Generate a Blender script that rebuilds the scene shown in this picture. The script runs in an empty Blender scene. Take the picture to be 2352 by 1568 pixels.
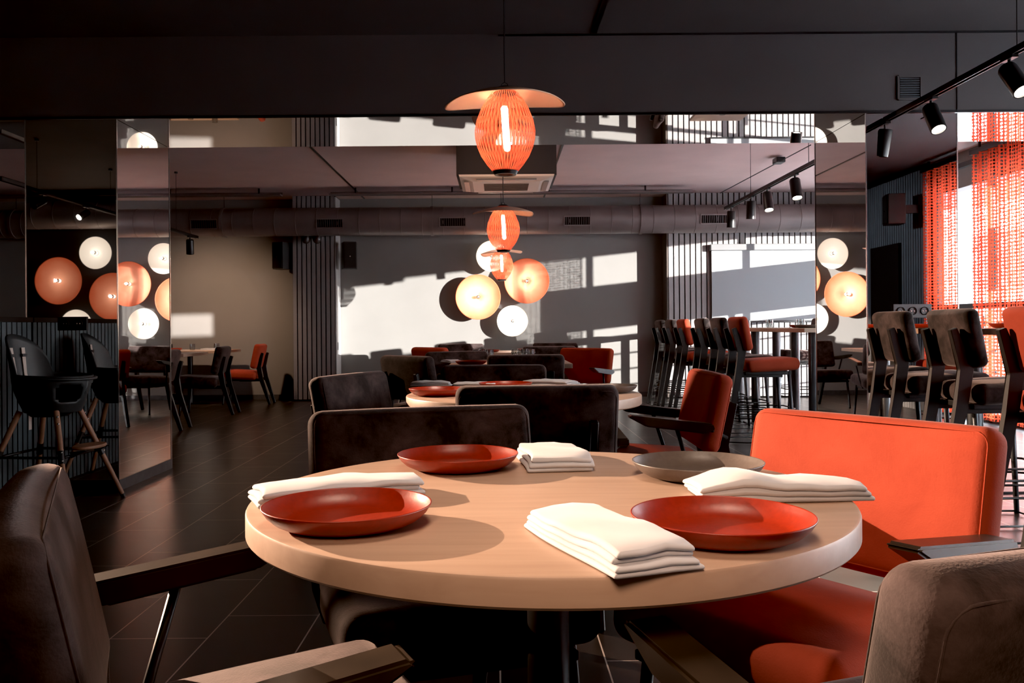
import bpy, bmesh, math, random
from mathutils import Vector, Matrix
random.seed(7)
sc = bpy.context.scene
COL = sc.collection
PI = math.pi

# ------------------------------------------------------------------ camera
EYE = 1.03          # eye height
FPX = 1970.0        # focal length in pixels of the 2352 px wide frame
VPX, VPY = 1143.0, 751.0
ROLL = 0.0077
cam_d = bpy.data.cameras.new('camera'); cam = bpy.data.objects.new('camera', cam_d); COL.objects.link(cam)
cam_d.sensor_width = 36.0; cam_d.lens = 36.0 * FPX / 2352.0
cam_d.shift_x = (1176 - VPX) / 2352.0; cam_d.shift_y = -(784 - VPY) / 2352.0
cam_d.clip_start = 0.02; cam_d.clip_end = 200
cam.matrix_world = Matrix.Translation((0, 0, EYE)) @ Matrix.Rotation(PI/2, 4, 'X') @ Matrix.Rotation(-ROLL, 4, 'Z')
sc.camera = cam

def uv_(px, py):
    u, v = px - VPX, py - VPY
    return u - ROLL*v, v + ROLL*u
def PZ(px, py, z):            # point of the plane at height z seen at a photo pixel
    u, v = uv_(px, py); Y = (EYE - z) * FPX / v
    return Vector((u*Y/FPX, Y, z))
def PY(px, py, Y):            # point at depth Y seen at a photo pixel
    u, v = uv_(px, py)
    return Vector((u*Y/FPX, Y, EYE - v*Y/FPX))

# ------------------------------------------------------------------ materials
def new_mat(name):
    m = bpy.data.materials.new(name); m.use_nodes = True
    nt = m.node_tree; b = nt.nodes['Principled BSDF']
    return m, nt, b
def N(nt, t, **kw):
    n = nt.nodes.new(t)
    for k, v in kw.items(): setattr(n, k, v)
    return n
def L(nt, a, b): nt.links.new(a, b)
def plain(name, col, rough=0.5, metal=0.0, spec=0.5, noise=0.0, nscale=30, bump=0.0, sheen=0.0, coat=0.0):
    m, nt, b = new_mat(name)
    b.inputs['Base Color'].default_value = (*col, 1); b.inputs['Roughness'].default_value = rough
    b.inputs['Metallic'].default_value = metal; b.inputs['Specular IOR Level'].default_value = spec
    b.inputs['Sheen Weight'].default_value = sheen; b.inputs['Coat Weight'].default_value = coat
    if noise or bump:
        tc = N(nt, 'ShaderNodeTexCoord'); nz = N(nt, 'ShaderNodeTexNoise')
        nz.inputs['Scale'].default_value = nscale; nz.inputs['Detail'].default_value = 5
        L(nt, tc.outputs['Object'], nz.inputs['Vector'])
        if noise:
            mr = N(nt, 'ShaderNodeMapRange'); mr.inputs[1].default_value = .3; mr.inputs[2].default_value = .7
            mr.inputs[3].default_value = 1-noise; mr.inputs[4].default_value = 1+noise
            L(nt, nz.outputs['Fac'], mr.inputs[0])
            mx = N(nt, 'ShaderNodeVectorMath', operation='SCALE'); mx.inputs[0].default_value = col
            L(nt, mr.outputs[0], mx.inputs['Scale']); L(nt, mx.outputs[0], b.inputs['Base Color'])
        if bump:
            bp = N(nt, 'ShaderNodeBump'); bp.inputs['Strength'].default_value = bump; bp.inputs['Distance'].default_value = .004
            L(nt, nz.outputs['Fac'], bp.inputs['Height']); L(nt, bp.outputs[0], b.inputs['Normal'])
    return m
def emit(name, col, s):
    m, nt, b = new_mat(name)
    b.inputs['Base Color'].default_value = (*col, 1)
    b.inputs['Emission Color'].default_value = (*col, 1); b.inputs['Emission Strength'].default_value = s
    return m

def velvet(name, c1, c2, sheen=.5):
    m, nt, b = new_mat(name)
    tc = N(nt, 'ShaderNodeTexCoord')
    n1 = N(nt, 'ShaderNodeTexNoise'); n1.inputs['Scale'].default_value = 9; n1.inputs['Detail'].default_value = 8; n1.inputs['Roughness'].default_value = .65; n1.inputs['Distortion'].default_value = .3
    n2 = N(nt, 'ShaderNodeTexNoise'); n2.inputs['Scale'].default_value = 260; n2.inputs['Detail'].default_value = 2
    L(nt, tc.outputs['Object'], n1.inputs['Vector']); L(nt, tc.outputs['Object'], n2.inputs['Vector'])
    r = N(nt, 'ShaderNodeValToRGB'); r.color_ramp.elements[0].position = .40; r.color_ramp.elements[1].position = .68
    r.color_ramp.elements[0].color = (*c1, 1); r.color_ramp.elements[1].color = (*c2, 1)
    L(nt, n1.outputs['Fac'], r.inputs[0]); L(nt, r.outputs[0], b.inputs['Base Color'])
    b.inputs['Roughness'].default_value = .85; b.inputs['Specular IOR Level'].default_value = .2
    b.inputs['Sheen Weight'].default_value = sheen; b.inputs['Sheen Roughness'].default_value = .4
    b.inputs['Sheen Tint'].default_value = (1, .8, .75, 1)
    bp = N(nt, 'ShaderNodeBump'); bp.inputs['Strength'].default_value = .25; bp.inputs['Distance'].default_value = .002
    L(nt, n2.outputs['Fac'], bp.inputs['Height']); L(nt, bp.outputs[0], b.inputs['Normal'])
    return m

M = {}
M['velvet'] = velvet('dark_velvet', (.010, .0065, .006), (.080, .055, .053), .32)
M['red'] = velvet('red_fabric', (.38, .055, .026), (.44, .068, .033), .10)
M['black_wood'] = plain('black_wood', (.012, .009, .008), .38, noise=.3, nscale=12, spec=.5)
M['arm_wood'] = plain('arm_wood', (.030, .020, .013), .35, noise=.4, nscale=9)
M['black_metal'] = plain('black_metal', (.012, .012, .013), .35, .3)
M['grey_steel'] = plain('grey_steel', (.10, .11, .12), .4, .6, noise=.2, nscale=8)
M['chrome'] = plain('chrome', (.8, .8, .8), .2, 1)
M['plate_red'] = plain('plate_red', (.27, .020, .005), .36, noise=.12, nscale=120, bump=.06)
M['plate_grey'] = plain('plate_grey', (.12, .098, .088), .38, noise=.1, nscale=120, bump=.06)
M['linen'] = plain('linen', (.52, .525, .56), .9, noise=.03, nscale=14, bump=.15, sheen=.2)
M['black_plastic'] = plain('black_plastic', (.010, .011, .012), .45)
M['shell_plastic'] = plain('shell_plastic', (.020, .026, .029), .5, noise=.1, nscale=60)
M['leg_wood'] = plain('leg_wood', (.34, .17, .10), .5, noise=.18, nscale=16)
M['strap'] = plain('strap', (.55, .47, .42), .8, noise=.05, nscale=300)
M['ac_white'] = plain('ac_white', (.80, .68, .60), .5)
M['duct'] = plain('duct_paint', (.15, .118, .113), .45, .2, noise=.12, nscale=3, bump=.02)
M['duct_seam'] = plain('duct_seam', (.06, .05, .05), .5, .2)
M['slat_dark'] = plain('slat_dark', (.085, .108, .118), .6, noise=.2, nscale=6)
M['slat_blue'] = plain('slat_blue', (.20, .23, .26), .6, noise=.1, nscale=6)
M['slat_grey'] = plain('slat_grey', (.27, .25, .25), .6, noise=.06, nscale=6)
M['slat_back'] = plain('slat_back', (.008, .008, .008), .9)
M['screen'] = plain('screen_sheet', (.30, .31, .32), .8)
M['socket_grey'] = plain('socket_grey', (.16, .16, .165), .4)
M['frame_dark'] = plain('frame_dark', (.018, .016, .018), .4)
M['concrete'] = plain('concrete', (.75, .77, .80), .9, noise=.06, nscale=2)
M['canopy'] = plain('canopy', (.30, .25, .23), .8)
M['plinth'] = plain('plinth_tile', (.055, .055, .06), .45, noise=.25, nscale=18)
M['white_trim'] = plain('white_trim', (.45, .44, .44), .5)
M['brown_trim'] = plain('brown_trim', (.06, .042, .034), .6)

def mirror_mat():
    m, nt, b = new_mat('mirror_glass')
    b.inputs['Base Color'].default_value = (.74, .72, .71, 1); b.inputs['Metallic'].default_value = 1
    b.inputs['Roughness'].default_value = .012
    return m
M['mirror'] = mirror_mat()
def sheet_mat():
    m, nt, b = new_mat('white_awning_fabric'); nt.nodes.remove(b); out = nt.nodes['Material Output']
    d = N(nt, 'ShaderNodeBsdfDiffuse'); d.inputs[0].default_value = (.85, .85, .85, 1)
    t = N(nt, 'ShaderNodeBsdfTranslucent'); t.inputs[0].default_value = (.9, .9, .9, 1)
    mx = N(nt, 'ShaderNodeMixShader'); mx.inputs[0].default_value = .5
    L(nt, d.outputs[0], mx.inputs[1]); L(nt, t.outputs[0], mx.inputs[2]); L(nt, mx.outputs[0], out.inputs['Surface']); return m
M['awning'] = sheet_mat()

def glass_mat(name, tint, gl=.12):
    m, nt, b = new_mat(name); nt.nodes.remove(b)
    out = nt.nodes['Material Output']
    tr = N(nt, 'ShaderNodeBsdfTransparent'); tr.inputs[0].default_value = (*tint, 1)
    g = N(nt, 'ShaderNodeBsdfGlossy'); g.inputs['Roughness'].default_value = .03
    fr = N(nt, 'ShaderNodeLayerWeight'); fr.inputs[0].default_value = .5
    pw = N(nt, 'ShaderNodeMath', operation='POWER'); pw.inputs[1].default_value = 5
    ad = N(nt, 'ShaderNodeMath', operation='MULTIPLY_ADD'); ad.inputs[1].default_value = .9; ad.inputs[2].default_value = .03+gl; ad.use_clamp = True
    L(nt, fr.outputs['Facing'], pw.inputs[0]); L(nt, pw.outputs[0], ad.inputs[0])
    mx = N(nt, 'ShaderNodeMixShader')
    L(nt, ad.outputs[0], mx.inputs[0]); L(nt, tr.outputs[0], mx.inputs[1]); L(nt, g.outputs[0], mx.inputs[2])
    L(nt, mx.outputs[0], out.inputs['Surface'])
    return m
M['pane'] = glass_mat('window_glass', (.97, .98, .98), 0)
M['tumbler'] = glass_mat('tumbler_glass', (.80, .82, .82), .10)

def wood_mat():
    m, nt, b = new_mat('pale_oak')
    tc = N(nt, 'ShaderNodeTexCoord'); mp = N(nt, 'ShaderNodeMapping'); mp.inputs['Scale'].default_value = (1.2, 14, 14)
    mp.inputs['Rotation'].default_value = (0, 0, .12)
    nz = N(nt, 'ShaderNodeTexNoise'); nz.inputs['Scale'].default_value = 3; nz.inputs['Detail'].default_value = 6; nz.inputs['Distortion'].default_value = .4
    L(nt, tc.outputs['Object'], mp.inputs[0]); L(nt, mp.outputs[0], nz.inputs['Vector'])
    r = N(nt, 'ShaderNodeValToRGB'); r.color_ramp.elements[0].position = .3; r.color_ramp.elements[1].position = .7
    r.color_ramp.elements[0].color = (.46, .31, .225, 1); r.color_ramp.elements[1].color = (.53, .37, .275, 1)
    L(nt, nz.outputs['Fac'], r.inputs[0]); L(nt, r.outputs[0], b.inputs['Base Color'])
    b.inputs['Roughness'].default_value = .42
    return m
M['oak'] = wood_mat()

def floor_mat():
    m, nt, b = new_mat('dark_floor_tile')
    W, LL = .3255, .664
    geo = N(nt, 'ShaderNodeNewGeometry'); sp = N(nt, 'ShaderNodeSeparateXYZ'); L(nt, geo.outputs['Position'], sp.inputs[0])
    def math_(op, a, bb=None):
        n = N(nt, 'ShaderNodeMath', operation=op)
        for i, v in enumerate((a, bb)):
            if v is None: continue
            if isinstance(v, (int, float)): n.inputs[i].default_value = v
            else: L(nt, v, n.inputs[i])
        return n.outputs[0]
    xs = math_('DIVIDE', sp.outputs[0], W); col = math_('FLOOR', xs); fx = math_('SUBTRACT', xs, col)
    off = math_('MULTIPLY', col, -1/3)
    y0 = math_('DIVIDE', math_('SUBTRACT', sp.outputs[1], 2.863 + 4*LL/3), LL)
    ys = math_('ADD', y0, off); row = math_('FLOOR', ys); fy = math_('SUBTRACT', ys, row)
    def near_edge(f, size, g):
        d = math_('MULTIPLY', math_('MINIMUM', f, math_('SUBTRACT', 1.0, f)), size)
        return math_('LESS_THAN', d, g)
    gr = math_('MAXIMUM', near_edge(fx, W, .0024), near_edge(fy, LL, .0021))
    cb = N(nt, 'ShaderNodeCombineXYZ'); L(nt, col, cb.inputs[0]); L(nt, row, cb.inputs[1])
    wn = N(nt, 'ShaderNodeTexWhiteNoise'); L(nt, cb.outputs[0], wn.inputs['Vector'])
    nz = N(nt, 'ShaderNodeTexNoise'); nz.inputs['Scale'].default_value = 4; nz.inputs['Detail'].default_value = 6
    mp = N(nt, 'ShaderNodeMapping'); mp.inputs['Scale'].default_value = (1.0, 2.2, 1); L(nt, geo.outputs['Position'], mp.inputs[0]); L(nt, mp.outputs[0], nz.inputs['Vector'])
    v = math_('ADD', math_('MULTIPLY', wn.outputs['Value'], .35), math_('MULTIPLY', nz.outputs['Fac'], .9))
    r = N(nt, 'ShaderNodeValToRGB'); r.color_ramp.elements[0].color = (.010, .0072, .006, 1); r.color_ramp.elements[1].color = (.027, .020, .0165, 1)
    L(nt, v, r.inputs[0])
    mx = N(nt, 'ShaderNodeMix', data_type='RGBA'); mx.inputs['B'].default_value = (.62, .50, .43, 1)
    L(nt, gr, mx.inputs['Factor']); L(nt, r.outputs[0], mx.inputs['A']); L(nt, mx.outputs['Result'], b.inputs['Base Color'])
    rr = N(nt, 'ShaderNodeMapRange'); rr.inputs[3].default_value = .26; rr.inputs[4].default_value = .34
    L(nt, nz.outputs['Fac'], rr.inputs[0]); L(nt, rr.outputs[0], b.inputs['Roughness'])
    b.inputs['Specular IOR Level'].default_value = 1.0
    bp = N(nt, 'ShaderNodeBump'); bp.inputs['Strength'].default_value = .03; bp.inputs['Distance'].default_value = .002
    hh = math_('SUBTRACT', math_('MULTIPLY', nz.outputs['Fac'], .5), gr)
    L(nt, hh, bp.inputs['Height']); L(nt, bp.outputs[0], b.inputs['Normal'])
    return m
M['floor'] = floor_mat()
M['wall_far'] = plain('grey_wall_paint', (.205, .195, .187), .9, noise=.05, nscale=1.5, bump=.02)
M['wall_dark'] = plain('dark_wall_paint', (.035, .033, .034), .8, noise=.1, nscale=2)
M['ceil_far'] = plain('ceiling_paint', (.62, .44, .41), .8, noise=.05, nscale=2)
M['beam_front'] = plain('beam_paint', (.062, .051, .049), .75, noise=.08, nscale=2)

def curtain_mat():
    m, nt, b = new_mat('red_chain_mesh'); nt.nodes.remove(b); out = nt.nodes['Material Output']
    tc = N(nt, 'ShaderNodeTexCoord')
    w1 = N(nt, 'ShaderNodeTexWave', wave_type='BANDS', bands_direction='Y'); w1.inputs['Scale'].default_value = 15; w1.inputs['Distortion'].default_value = 1.5; w1.inputs['Detail Scale'].default_value = 6
    w2 = N(nt, 'ShaderNodeTexWave', wave_type='BANDS', bands_direction='Z'); w2.inputs['Scale'].default_value = 9; w2.inputs['Distortion'].default_value = 3.0; w2.inputs['Detail Scale'].default_value = 8
    L(nt, tc.outputs['Object'], w1.inputs['Vector']); L(nt, tc.outputs['Object'], w2.inputs['Vector'])
    ml = N(nt, 'ShaderNodeMath', operation='MULTIPLY'); L(nt, w1.outputs['Fac'], ml.inputs[0]); L(nt, w2.outputs['Fac'], ml.inputs[1])
    gt = N(nt, 'ShaderNodeMath', operation='GREATER_THAN'); gt.inputs[1].default_value = .27; L(nt, ml.outputs[0], gt.inputs[0])
    d = N(nt, 'ShaderNodeBsdfDiffuse'); d.inputs[0].default_value = (.75, .07, .035, 1)
    t = N(nt, 'ShaderNodeBsdfTranslucent'); t.inputs[0].default_value = (.85, .10, .045, 1)
    ms = N(nt, 'ShaderNodeMixShader'); ms.inputs[0].default_value = .6; L(nt, d.outputs[0], ms.inputs[1]); L(nt, t.outputs[0], ms.inputs[2])
    tr = N(nt, 'ShaderNodeBsdfTransparent'); mx = N(nt, 'ShaderNodeMixShader')
    L(nt, gt.outputs[0], mx.inputs[0]); L(nt, ms.outputs[0], mx.inputs[1]); L(nt, tr.outputs[0], mx.inputs[2])
    L(nt, mx.outputs[0], out.inputs['Surface'])
    return m
M['curtain'] = curtain_mat()

def string_mat():
    m, nt, b = new_mat('orange_string_weave'); nt.nodes.remove(b); out = nt.nodes['Material Output']
    tc = N(nt, 'ShaderNodeTexCoord'); sp = N(nt, 'ShaderNodeSeparateXYZ'); L(nt, tc.outputs['Object'], sp.inputs[0])
    at = N(nt, 'ShaderNodeMath', operation='ARCTAN2'); L(nt, sp.outputs[1], at.inputs[0]); L(nt, sp.outputs[0], at.inputs[1])
    sn = []
    for k, tw in ((46, 26), (46, -26)):
        a = N(nt, 'ShaderNodeMath', operation='MULTIPLY'); a.inputs[1].default_value = k; L(nt, at.outputs[0], a.inputs[0])
        c = N(nt, 'ShaderNodeMath', operation='MULTIPLY_ADD'); c.inputs[1].default_value = tw*1.6; L(nt, sp.outputs[2], c.inputs[0]); L(nt, a.outputs[0], c.inputs[2])
        s = N(nt, 'ShaderNodeMath', operation='SINE'); L(nt, c.outputs[0], s.inputs[0]); sn.append(s)
    mi = N(nt, 'ShaderNodeMath', operation='MAXIMUM'); L(nt, sn[0].outputs[0], mi.inputs[0]); L(nt, sn[1].outputs[0], mi.inputs[1])
    nz = N(nt, 'ShaderNodeTexNoise'); nz.inputs['Scale'].default_value = 22; L(nt, tc.outputs['Object'], nz.inputs['Vector'])
    ad = N(nt, 'ShaderNodeMath', operation='ADD'); L(nt, mi.outputs[0], ad.inputs[0])
    nn = N(nt, 'ShaderNodeMath', operation='MULTIPLY'); nn.inputs[1].default_value = -.9; L(nt, nz.outputs['Fac'], nn.inputs[0]); L(nt, nn.outputs[0], ad.inputs[1])
    ga = N(nt, 'ShaderNodeMath', operation='LESS_THAN'); ga.inputs[1].default_value = -.52; L(nt, ad.outputs[0], ga.inputs[0])
    cr = N(nt, 'ShaderNodeValToRGB'); cr.color_ramp.elements[0].color = (.38, .035, .014, 1); cr.color_ramp.elements[1].color = (.88, .15, .075, 1)
    cr.color_ramp.elements[0].position = .35; cr.color_ramp.elements[1].position = .85
    L(nt, mi.outputs[0], cr.inputs[0])
    d = N(nt, 'ShaderNodeBsdfDiffuse'); t = N(nt, 'ShaderNodeBsdfTranslucent'); L(nt, cr.outputs[0], d.inputs[0]); L(nt, cr.outputs[0], t.inputs[0])
    ms = N(nt, 'ShaderNodeMixShader'); ms.inputs[0].default_value = .6; L(nt, d.outputs[0], ms.inputs[1]); L(nt, t.outputs[0], ms.inputs[2])
    em = N(nt, 'ShaderNodeEmission'); em.inputs['Strength'].default_value = .28; L(nt, cr.outputs[0], em.inputs['Color'])
    as_ = N(nt, 'ShaderNodeAddShader'); L(nt, ms.outputs[0], as_.inputs[0]); L(nt, em.outputs[0], as_.inputs[1])
    tr = N(nt, 'ShaderNodeBsdfTransparent'); mx = N(nt, 'ShaderNodeMixShader')
    # woven strings let part of the inner bulb show everywhere
    mxf = N(nt, 'ShaderNodeMath', operation='MAXIMUM'); mxf.inputs[1].default_value = .24; L(nt, ga.outputs[0], mxf.inputs[0])
    L(nt, mxf.outputs[0], mx.inputs[0]); L(nt, as_.outputs[0], mx.inputs[1]); L(nt, tr.outputs[0], mx.inputs[2])
    L(nt, mx.outputs[0], out.inputs['Surface'])
    return m
M['strings'] = string_mat()

def shade_mat(name, inner, outer, e0, e1):
    """lamp disc; the bulb glow is graded into its colour and emission, stronger near the bulb"""
    m, nt, b = new_mat(name)
    tc = N(nt, 'ShaderNodeTexCoord'); ln = N(nt, 'ShaderNodeVectorMath', operation='LENGTH'); L(nt, tc.outputs['Object'], ln.inputs[0])
    nz = N(nt, 'ShaderNodeTexNoise'); nz.inputs['Scale'].default_value = 6; nz.inputs['Detail'].default_value = 6; L(nt, tc.outputs['Object'], nz.inputs['Vector'])
    mr = N(nt, 'ShaderNodeMapRange'); mr.inputs[1].default_value = .02; mr.inputs[2].default_value = .33
    L(nt, ln.outputs['Value'], mr.inputs[0])
    ad = N(nt, 'ShaderNodeMath', operation='MULTIPLY_ADD'); ad.inputs[1].default_value = .35; L(nt, nz.outputs['Fac'], ad.inputs[0])
    sb = N(nt, 'ShaderNodeMath', operation='SUBTRACT'); sb.inputs[1].default_value = .17; L(nt, mr.outputs[0], sb.inputs[0]); L(nt, sb.outputs[0], ad.inputs[2])
    r = N(nt, 'ShaderNodeValToRGB'); r.color_ramp.elements[0].color = (*inner, 1); r.color_ramp.elements[1].color = (*outer, 1)
    L(nt, ad.outputs[0], r.inputs[0]); L(nt, r.outputs[0], b.inputs['Base Color']); L(nt, r.outputs[0], b.inputs['Emission Color'])
    st = N(nt, 'ShaderNodeMapRange'); st.inputs[1].default_value = .0; st.inputs[2].default_value = .33; st.inputs[3].default_value = e0; st.inputs[4].default_value = e1
    L(nt, ln.outputs['Value'], st.inputs[0]); L(nt, st.outputs[0], b.inputs['Emission Strength'])
    b.inputs['Roughness'].default_value = .7
    return m
M['disc_orange'] = shade_mat('orange_disc_shade', (.90, .42, .26), (.66, .12, .045), .42, .20)
M['disc_white'] = shade_mat('white_disc_shade', (.95, .86, .74), (.92, .78, .62), 1.1, .6)
M['hat'] = plain('peach_metal', (.85, .52, .36), .5)
M['bulb'] = emit('bulb_glow', (1, .80, .58), 14)
M['lamp_face'] = emit('spot_glow', (1, .90, .78), 30)
M['bulb_dim'] = emit('bulb_dim', (1, .86, .7), 2.5)

# ------------------------------------------------------------------ mesh helpers
def xf(p, mtx): return (mtx @ Vector(p)) if mtx else Vector(p)
def box(bm, c, s, mtx=None, bev=0.0):
    r = bmesh.ops.create_cube(bm, size=1.0)
    vs = r['verts']
    for v in vs: v.co = Vector((v.co.x*s[0], v.co.y*s[1], v.co.z*s[2])) + Vector(c)
    if bev:
        es = list({e for v in vs for e in v.link_edges})
        rr = bmesh.ops.bevel(bm, geom=es, offset=bev, segments=2, profile=.6, affect='EDGES')
        vs = list({v for f in rr['faces'] for v in f.verts} | {v for v in vs if v.is_valid})
    if mtx:
        for v in vs: v.co = mtx @ v.co
    return vs
def tube(bm, pts, r, n=8, cyclic=False, cap=True):
    pts = [Vector(p) for p in pts]; k = len(pts)
    rs = r if isinstance(r, (list, tuple)) else [r]*k
    rings = []; prev = None
    for i, p in enumerate(pts):
        if cyclic: t = (pts[(i+1) % k] - pts[i-1])
        else: t = pts[min(i+1, k-1)] - pts[max(i-1, 0)]
        t.normalize()
        if prev is None:
            a = Vector((0, 0, 1)) if abs(t.z) < .9 else Vector((1, 0, 0))
            nx = t.cross(a).normalized()
        else:
            nx = (prev - t*prev.dot(t)).normalized()
        prev = nx; ny = t.cross(nx)
        rings.append([bm.verts.new(p + (nx*math.cos(2*PI*j/n) + ny*math.sin(2*PI*j/n))*rs[i]) for j in range(n)])
    m = k if cyclic else k-1
    for i in range(m):
        A, B = rings[i], rings[(i+1) % k]
        for j in range(n): bm.faces.new((A[j], A[(j+1) % n], B[(j+1) % n], B[j]))
    if cap and not cyclic:
        bm.faces.new(rings[0][::-1]); bm.faces.new(rings[-1])
def lathe(bm, prof, n=48, c=(0, 0, 0), close=False):
    """prof: (r, z) list turned about z"""
    c = Vector(c); rings = []
    for r, z in prof:
        if r < 1e-5: rings.append([bm.verts.new(c + Vector((0, 0, z)))])
        else: rings.append([bm.verts.new(c + Vector((r*math.cos(2*PI*j/n), r*math.sin(2*PI*j/n), z))) for j in range(n)])
    seq = list(zip(rings, rings[1:])) + ([(rings[-1], rings[0])] if close else [])
    for A, B in seq:
        for j in range(n):
            a, b_, c_, d = A[j % len(A)], A[(j+1) % n % len(A)], B[(j+1) % n % len(B)], B[j % len(B)]
            vs = []
            for q in (a, b_, c_, d):
                if q not in vs: vs.append(q)
            if len(vs) >= 3:
                try: bm.faces.new(vs)
                except ValueError: pass
def prism(bm, poly, x0, x1, plane='yz'):
    """polygon of (a, b) in plane yz / xz / xy extruded along the third axis from x0 to x1"""
    def P(a, b, t): return {'yz': (t, a, b), 'xz': (a, t, b), 'xy': (a, b, t)}[plane]
    A = [bm.verts.new(P(a, b, x0)) for a, b in poly]; B = [bm.verts.new(P(a, b, x1)) for a, b in poly]
    n = len(poly)
    fs = [bm.faces.new(A[::-1]), bm.faces.new(B)]
    for i in range(n): fs.append(bm.faces.new((A[i], A[(i+1) % n], B[(i+1) % n], B[i])))
    return A + B
def cushion(bm, s, r, mtx=None, puff=(0, 0, 0), bend=0.0):
    """soft rounded box of full size s, corner radius r, swelling puff per axis"""
    h = [a/2 for a in s]
    def lst(hh):
        rr = min(r, hh*.98); inner = hh - rr
        o = [-hh, -hh + rr*.12, -hh + rr*.35, -hh + rr*.65, -inner]
        k = max(1, int(inner*2/.06))
        mid = [-inner + 2*inner*i/k for i in range(1, k)]
        return o + mid + [-v for v in o[::-1]]
    ls = [lst(a) for a in h]; cache = {}
    def vert(p):
        key = tuple(round(q, 6) for q in p)
        if key in cache: return cache[key]
        rr = [min(r, a*.98) for a in h]; q = []
        for i in range(3): q.append(max(-h[i]+rr[i], min(h[i]-rr[i], p[i])))
        d = Vector([(p[i]-q[i])/rr[i] for i in range(3)])
        if d.length > 1e-9:
            d = d.normalized() if d.length > 0 else d
        co = Vector([q[i] + d[i]*rr[i] for i in range(3)])
        f = [1 - (co[i]/h[i])**2 for i in range(3)]
        co.x += (1 if p[0] > 0 else -1)*puff[0]*max(0, f[1])*max(0, f[2])*(abs(p[0])/h[0])
        co.y += (1 if p[1] > 0 else -1)*puff[1]*max(0, f[0])*max(0, f[2])*(abs(p[1])/h[1])
        co.z += (1 if p[2] > 0 else -1)*puff[2]*max(0, f[0])*max(0, f[1])*(abs(p[2])/h[2])
        co.y += bend*(co.x/h[0])**2
        v = bm.verts.new(mtx @ co if mtx else co); cache[key] = v; return v
    for ax in range(3):
        a, b_ = [(1, 2), (2, 0), (0, 1)][ax]
        for sgn in (-1, 1):
            for i in range(len(ls[a])-1):
                for j in range(len(ls[b_])-1):
                    def pt(ii, jj):
                        p = [0, 0, 0]; p[ax] = sgn*h[ax]; p[a] = ls[a][ii]; p[b_] = ls[b_][jj]; return p
                    q = [vert(pt(i, j)), vert(pt(i+1, j)), vert(pt(i+1, j+1)), vert(pt(i, j+1))]
                    if sgn < 0: q = q[::-1]
                    try: bm.faces.new(q)
                    except ValueError: pass
def obj(name, bm, mat, parent=None, smooth=False, label=None, loc=None, angle=None):
    me = bpy.data.meshes.new(name)
    bmesh.ops.recalc_face_normals(bm, faces=bm.faces[:])
    bm.to_mesh(me); bm.free()
    me.materials.append(M[mat] if isinstance(mat, str) else mat)
    if smooth:
        me.polygons.foreach_set('use_smooth', [True]*len(me.polygons))
        if angle is not None: me.set_sharp_from_angle(angle=math.radians(angle))
    o = bpy.data.objects.new(name, me); COL.objects.link(o)
    if parent: o.parent = parent
    if loc is not None: o.location = loc
    if label: o['label'] = label
    return o
def BM(): return bmesh.new()
def obox(name, c, s, mat, parent=None, bev=0.0, label=None):
    bm = BM(); box(bm, c, s, bev=bev); return obj(name, bm, mat, parent, label=label)
def thing(name, label, cat, loc=(0, 0, 0), rz=0.0, group=None):
    o = bpy.data.objects.new(name, None); COL.objects.link(o); o.empty_display_size = .1
    o.location = loc; o.rotation_euler = (0, 0, rz); o['label'] = label; o['category'] = cat
    if group: o['group'] = group
    return o
def tag(o, label, cat, group=None):
    o['label'] = label; o['category'] = cat
    if group: o['group'] = group
    return o
def struct(o): o['kind'] = 'structure'; return o
def dup(root, label, loc=None, rz=None, group=None, scale=None):
    r = root.copy(); COL.objects.link(r)
    for ch in root.children:
        c = ch.copy(); COL.objects.link(c); c.parent = r
        for g in ch.children:
            d = g.copy(); COL.objects.link(d); d.parent = c
    if loc is not None: r.location = loc
    if rz is not None: r.rotation_euler = (0, 0, rz)
    if scale is not None: r.scale = (scale,)*3
    r['label'] = label
    if group: r['group'] = group
    return r
_used = {}
def place(proto, label, loc, rz=None, group=None, scale=None):
    """first placement moves the prototype itself, later ones copy it with its parts"""
    if proto.name not in _used:
        _used[proto.name] = 1
        proto.location = loc; proto['label'] = label
        if rz is not None: proto.rotation_euler = (0, 0, rz)
        if scale is not None: proto.scale = (scale,)*3
        if group: proto['group'] = group
        return proto
    return dup(proto, label, loc, rz, group, scale)

# ------------------------------------------------------------------ room numbers
Y_FAR, X_L, X_R, Y_B, Z_C = 12.55, -8.0, 5.12, -1.0, 2.92
BF, BB, Z_BM = 5.50, 6.38, 2.385          # beam front, back, underside
PXL = (-3.02, -2.435); PXR = (2.37, 2.955)  # pillars in x

struct(obox('floor', ((X_L+X_R)/2, (Y_B+Y_FAR)/2, -.05), (X_R-X_L+.6, Y_FAR-Y_B+.6, .1), 'floor'))
struct(obox('ceiling', ((X_L+X_R)/2, (Y_B+Y_FAR)/2, Z_C+.05), (X_R-X_L+.6, Y_FAR-Y_B+.6, .1), 'ceil_far'))
struct(obox('wall_back', ((X_L+X_R)/2, Y_FAR+.1, Z_C/2), (X_R-X_L+.4, .2, Z_C), 'wall_far'))
struct(obox('wall_front', ((X_L+X_R)/2, Y_B-.1, Z_C/2), (X_R-X_L+.4, .2, Z_C), 'wall_dark'))
struct(obox('wall_left', (X_L-.1, (Y_B+Y_FAR)/2, Z_C/2), (.2, Y_FAR-Y_B, Z_C), 'wall_dark'))
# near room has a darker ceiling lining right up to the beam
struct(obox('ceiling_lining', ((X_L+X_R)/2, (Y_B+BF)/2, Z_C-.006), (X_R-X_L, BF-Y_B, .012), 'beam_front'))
bm = BM()
for y in (Y_FAR-.008,): box(bm, ((X_L+X_R)/2, y, .035), (X_R-X_L, .016, .07))
struct(obj('baseboard_back', bm, 'plinth'))

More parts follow.
